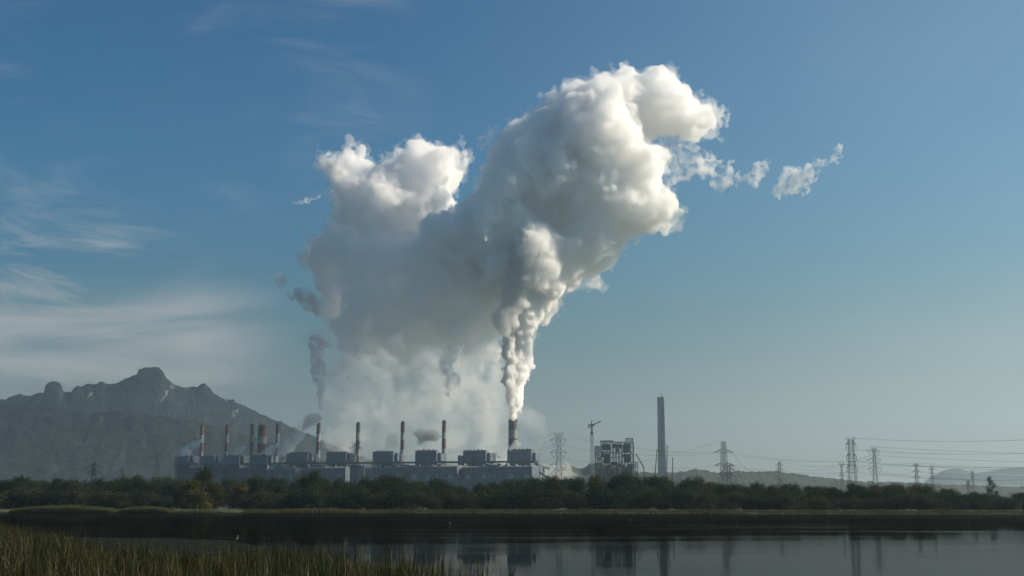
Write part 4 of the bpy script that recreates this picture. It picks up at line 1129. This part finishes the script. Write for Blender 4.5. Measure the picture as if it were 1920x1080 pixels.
TWIST = [(944, 622), (926, 612), (921, 597), (937, 580), (946, 560), (944, 535), (952, 505), (958, 480), (968, 455), (978, 430), (1000, 415), (1012, 440), (1010, 470), (1004, 500), (994, 530), (982, 552), (974, 575), (972, 605), (958, 622)]
COLUMN = [(960, 784), (958, 720), (960, 680), (964, 640), (968, 600), (986, 570), (1010, 535), (1040, 525), (1060, 540), (1034, 580), (1014, 602), (1003, 630), (998, 655), (996, 690), (989, 730), (979, 762), (971, 784)]
BILL = ((75, 13), (36, 11), (18, 9), (9, 5))
TORN = smoke_mat('billow', .105, aniso=.15, torn=1 / 24)
LOOSE = smoke_mat('loose_steam', .06, aniso=.25, torn=1 / 42)
RISEM = smoke_mat('rising_steam', .014, aniso=.25, torn=1 / 36)
SOOT = smoke_mat('flue_smoke', .13, colr=(.88, .88, .885), torn=1 / 11)
SOOT2 = smoke_mat('dark_smoke', .12, colr=(.50, .54, .57))
TRAIL = smoke_mat('steam_trail', .12, torn=1 / 9)
SHRED = smoke_mat('shreds', .07, torn=1 / 13)
THIN = smoke_mat('thin_shreds', .06, torn=1 / 18)
STEAM = smoke_mat('torn_steam', .10, torn=1 / 15)
VEIL = smoke_mat('steam_veil', .010, torn=1 / 75)
BILLH = ((60, 9), (30, 9), (15, 7), (8, 4.5))
smoke('billow', [HEAD], 2430, 3.0, 72, None, None, .10, inset=-6, veil=(11, .018), warp=(11, 50, 4), bill=BILLH, seed=2, dm=TORN, parent=PL)
smoke('billow', [RIGHT], 2395, 3.0, 90, None, None, .10, inset=-6, veil=(11, .018), warp=(15, 60, 4), bill=BILL, seed=22, dm=TORN, parent=PL)
smoke('billow', [MIDDLE], 2395, 3.2, 70, None, None, .10, dm=TORN, inset=-4, warp=(15, 60, 4), bill=BILL, seed=24, parent=PL)
smoke('billow', [LEFTTOP], 2550, 3.2, 70, None, None, .09, inset=-7, veil=(12, .018), warp=(16, 60, 4), bill=BILL, seed=23, dm=TORN, parent=PL)
smoke('billow', [BODY], 2450, 3.4, 75, None, None, .05, inset=-6, veil=(15, .012), fade=(540, 720), warp=(16, 60, 4), bill=BILL, seed=26, dm=LOOSE, parent=PL)
RISE = [([(596, 560), (612, 600), (628, 660), (640, 720), (660, 800), (700, 800), (712, 720), (725, 640), (740, 540), (680, 500), (620, 520)], 2500, 61), ([(690, 520), (700, 600), (722, 680), (735, 760), (742, 800), (772, 800), (782, 740), (800, 660), (825, 580), (830, 500)], 2400, 62),
        ([(780, 500), (800, 580), (815, 650), (822, 720), (826, 786), (842, 786), (860, 720), (890, 640), (930, 560), (930, 480)], 2465, 63), ([(866, 640), (862, 720), (868, 800), (915, 810), (945, 740), (945, 660), (940, 590), (900, 580)], 2430, 64)]
for pg, yy_, sd_ in RISE:
    smoke('rising_steam', [pg], yy_, 3.4, 34, None, None, .05, fade=(730, 805), warp=(14, 45, 4), bill=((40, 11), (20, 8), (10, 4)), curl=14, seed=sd_, dm=RISEM, parent=PL)
smoke('billow', [LOBE], 2590, 3.0, 50, None, None, .1, inset=-5, veil=(12, .018), warp=(13, 50, 4), bill=BILLH, seed=28, dm=TORN, parent=PL)
smoke('column', [STRAND], 2318, 2.0, 20, None, None, .30, dm=smoke_mat('column', .30, colr=(.93, .93, .925)), veil=(4, .012), warp=(5, 26, 3), bill=((26, 8), (13, 6), (7, 3)), curl=6, thick=.1, seed=25, parent=PL)
smoke('dark_strand', [TWIST], 2300, 2.2, 22, None, None, .12, dm=smoke_mat('dark_strand', .085, colr=(.80, .81, .81)), warp=(7, 28, 4), bill=((26, 8), (13, 6), (7, 3)), curl=6, thick=.1, seed=29, parent=PL)
smoke('column', [COLUMN], 2345, 2.0, 24, None, None, .30, veil=(4, .012), warp=(4, 26, 3), bill=((22, 6), (12, 5), (7, 3)), curl=6, thick=.1, seed=37, parent=PL)
smoke('smoke_wisp', [[(597, 770), (596, 745), (588, 715), (577, 690), (582, 660), (583, 635), (590, 627), (606, 630), (610, 650), (610, 680), (611, 705), (606, 735), (604, 770)]], 2470, 2.2, 16, 'narrow dark smoke column rising from the fifth slim chimney', 'smoke', .05, warp=(6, 22, 3), bill=((16, 7), (8, 3.5)), curl=8, seed=3, dm=SOOT)
smoke('smoke_wisp', [[(556, 545), (572, 541), (590, 552), (604, 570), (606, 595), (590, 590), (575, 578), (560, 565)]], 2500, 2.4, 16, 'dark ragged smoke fragment left of the plume, above the narrow column', 'smoke', .05, warp=(7, 22, 3), bill=((16, 6), (8, 3)), curl=8, seed=4, dm=SOOT)
smoke('smoke_wisp', [[(506, 517), (518, 510), (534, 513), (540, 520), (535, 535), (524, 543), (516, 530)], [(536, 548), (545, 548), (552, 558), (548, 563), (540, 558)]], 2440, 2.2, 12, 'small bright puff farthest left of the plume with a tail below it', 'smoke', .10, warp=(6, 20, 3), bill=((14, 5), (7, 3)), curl=6, seed=5, dm=SHRED, inset=-2)
smoke('smoke_wisp', [[(832, 742), (830, 715), (824, 695), (832, 670), (835, 645), (838, 618), (842, 600), (850, 585), (866, 560), (875, 575), (876, 600), (866, 625), (862, 650), (858, 680), (853, 712), (844, 742)]], 2330, 2.2, 17, 'bright twisting steam column above the eighth slim chimney', 'smoke', .12, warp=(7, 26, 3), bill=((18, 6), (9, 3)), curl=8, seed=6, dm=STEAM)
smoke('steam_haze', [[(604, 830), (600, 790), (606, 740), (622, 700), (640, 655), (640, 620), (700, 600), (830, 600), (925, 610), (950, 640), (962, 700), (975, 740), (990, 780), (990, 820), (985, 850), (975, 886), (900, 890), (780, 890), (700, 890), (640, 880), (612, 860)]], 2610, 6, 75, 'pale veil of steam hanging behind the chimneys below the plume', 'steam', .010, warp=(22, 90, 3), bill=((90, 22), (40, 14), (20, 6)), curl=20, seed=7, power=1.1, dm=VEIL)
smoke('smoke_wisp', [[(775, 818), (782, 806), (800, 804), (822, 806), (831, 818), (818, 828), (800, 832), (792, 838), (784, 830)]], 2200, 2.2, 14, 'dark floating puff between the seventh and eighth slim chimneys', 'smoke', .035, warp=(4, 20, 3), bill=((14, 4), (7, 2)), curl=5, seed=8, dm=SOOT2)
smoke('steam_puff', [[(530, 845), (540, 820), (552, 800), (566, 790), (580, 778), (600, 776), (602, 788), (590, 800), (572, 812), (560, 828), (548, 850)], [(606, 850), (612, 810), (620, 800), (640, 815), (660, 830), (650, 846)]], 2480, 3, 16, 'drifting steam above the fifth and sixth boiler houses', 'steam', .02, warp=(9, 34, 3), bill=((24, 7), (12, 4)), curl=8, seed=9)
smoke('smoke_wisp', [[(716, 843), (722, 826), (728, 812), (738, 806), (744, 820), (742, 836), (734, 844)]], 2330, 2.4, 9, 'thin dark smoke rising off the seventh boiler house roof', 'smoke', .03, warp=(5, 20, 3), bill=((14, 4), (7, 2)), curl=5, seed=51, dm=smoke_mat('thin_dark_smoke', .03, colr=(.5, .54, .57)))
smoke('smoke_wisp', [[(562, 806), (568, 788), (580, 778), (598, 775), (603, 786), (594, 796), (580, 802), (570, 812)]], 2430, 2.4, 11, 'dark smoke bank just left of the top of the fifth slim chimney', 'smoke', .03, warp=(5, 20, 3), bill=((14, 4), (7, 2)), curl=5, seed=52, dm=smoke_mat('dark_bank', .05, colr=(.6, .63, .66)))
smoke('steam_puff', [[(336, 855), (342, 842), (352, 830), (366, 824), (378, 822), (376, 830), (362, 836), (352, 845), (344, 855)]], 2500, 2.2, 8, 'small white steam trail left of the leftmost chimney', 'steam', .12, warp=(4, 18, 3), bill=((12, 4), (6, 2)), curl=4, seed=10, dm=TRAIL, group='steam trails above the far boiler houses')
smoke('steam_puff', [[(432, 853), (440, 846), (450, 838), (462, 834), (470, 836), (462, 844), (448, 850), (440, 855)]], 2460, 2.2, 7, 'small white steam trail left of the third slim chimney', 'steam', .12, warp=(4, 18, 3), bill=((12, 4), (6, 2)), curl=4, seed=11, dm=TRAIL, group='steam trails above the far boiler houses')
smoke('steam_puff', [[(484, 853), (496, 843), (506, 838), (518, 832), (516, 844), (508, 854), (500, 856)]], 2440, 2.2, 7, 'small white steam trail before the foot of the wide striped chimney', 'steam', .12, warp=(4, 18, 3), bill=((12, 4), (6, 2)), curl=4, seed=12, dm=TRAIL, group='steam trails above the far boiler houses')
smoke('steam_puff', [[(954, 843), (958, 833), (964, 828), (970, 824), (973, 832), (970, 842)]], 2270, 1.8, 6, 'small bright steam puff at the foot of the twin-flue chimney', 'steam', .05, warp=(3, 12, 2), bill=((10, 3), (5, 2)), curl=3, seed=13)
smoke('steam_puff', [[(1004, 900), (1006, 884), (1016, 872), (1030, 874), (1044, 868), (1060, 874), (1074, 882), (1080, 900)]], 2500, 3, 22, 'low white steam bank behind the wood right of the tenth boiler house', 'steam', .02, warp=(6, 30, 3), bill=((24, 7), (12, 4)), curl=8, seed=14)
smoke('smoke_wisp', [[(1462, 360), (1468, 345), (1478, 330), (1474, 318), (1490, 312), (1500, 322), (1512, 312), (1530, 296), (1548, 294), (1556, 302), (1540, 308), (1532, 326), (1516, 344), (1500, 358), (1486, 366), (1476, 356)]], 2400, 2.2, 10, 'separate small wisp of cloud far right of the plume', 'smoke', .07, warp=(12, 30, 4), bill=((18, 8), (8, 4)), curl=8, seed=15, dm=SHRED, inset=-6)
smoke('smoke_wisp', [[(1226, 290), (1240, 268), (1262, 270), (1290, 276), (1300, 290), (1330, 300), (1352, 310), (1378, 320), (1376, 340), (1350, 344), (1320, 338), (1300, 330), (1276, 336), (1250, 320), (1236, 306)]], 2400, 2.4, 10, 'torn thin wisps trailing off the right side of the plume', 'smoke', .045, warp=(14, 34, 4), bill=((20, 10), (9, 5)), curl=10, seed=16, dm=THIN, inset=-5)
smoke('smoke_wisp', [[(1322, 214), (1334, 196), (1348, 192), (1358, 206), (1360, 224), (1346, 232), (1340, 246), (1328, 246), (1332, 228), (1338, 212)]], 2390, 2.2, 9, 'frayed curl of cloud at the upper right tip of the plume', 'smoke', .08, warp=(9, 24, 4), bill=((14, 7), (7, 4)), curl=6, seed=17, dm=SHRED, inset=-3)
smoke('smoke_wisp', [[(1384, 340), (1396, 322), (1408, 326), (1424, 304), (1440, 300), (1432, 318), (1420, 334), (1402, 344)]], 2400, 2.2, 8, 'faint shred of cloud between the plume and the separate far right wisp', 'smoke', .03, warp=(10, 22, 4), bill=((14, 6), (7, 3)), curl=6, seed=20, dm=THIN, inset=-4)
smoke('smoke_wisp', [[(890, 275), (900, 264), (914, 260), (928, 264), (918, 274), (902, 280)]], 2400, 2.2, 8, 'small pale puff in the gap between the two heads of the plume', 'smoke', .03, warp=(7, 20, 3), bill=((12, 5), (6, 3)), curl=6, seed=18, dm=THIN, inset=-3)
smoke('smoke_wisp', [[(546, 382), (556, 372), (574, 368), (592, 370), (576, 376), (560, 384)]], 2400, 2.2, 7, 'tiny pale wisp high left of the plume', 'smoke', .025, warp=(7, 20, 3), bill=((12, 5), (6, 3)), curl=6, seed=19, dm=THIN, inset=-3)

# ------------------------------------------------------------------ haze
mh = bpy.data.materials.new('haze'); mh.use_nodes = True; nt = mh.node_tree; nt.nodes.clear()
pv = nt.nodes.new('ShaderNodeVolumePrincipled'); ou = nt.nodes.new('ShaderNodeOutputMaterial'); nt.links.new(pv.outputs[0], ou.inputs['Volume'])
pv.inputs['Density'].default_value = 6.2e-5; pv.inputs['Color'].default_value = (.70, .88, 1.0, 1); pv.inputs['Anisotropy'].default_value = .5
hz = MB().box(-15000, 15000, -3500, 15500, -3.2, 1050).build('haze', mh)
tag(hz, kind='stuff')
print('done', round(time.time() - T0, 1))
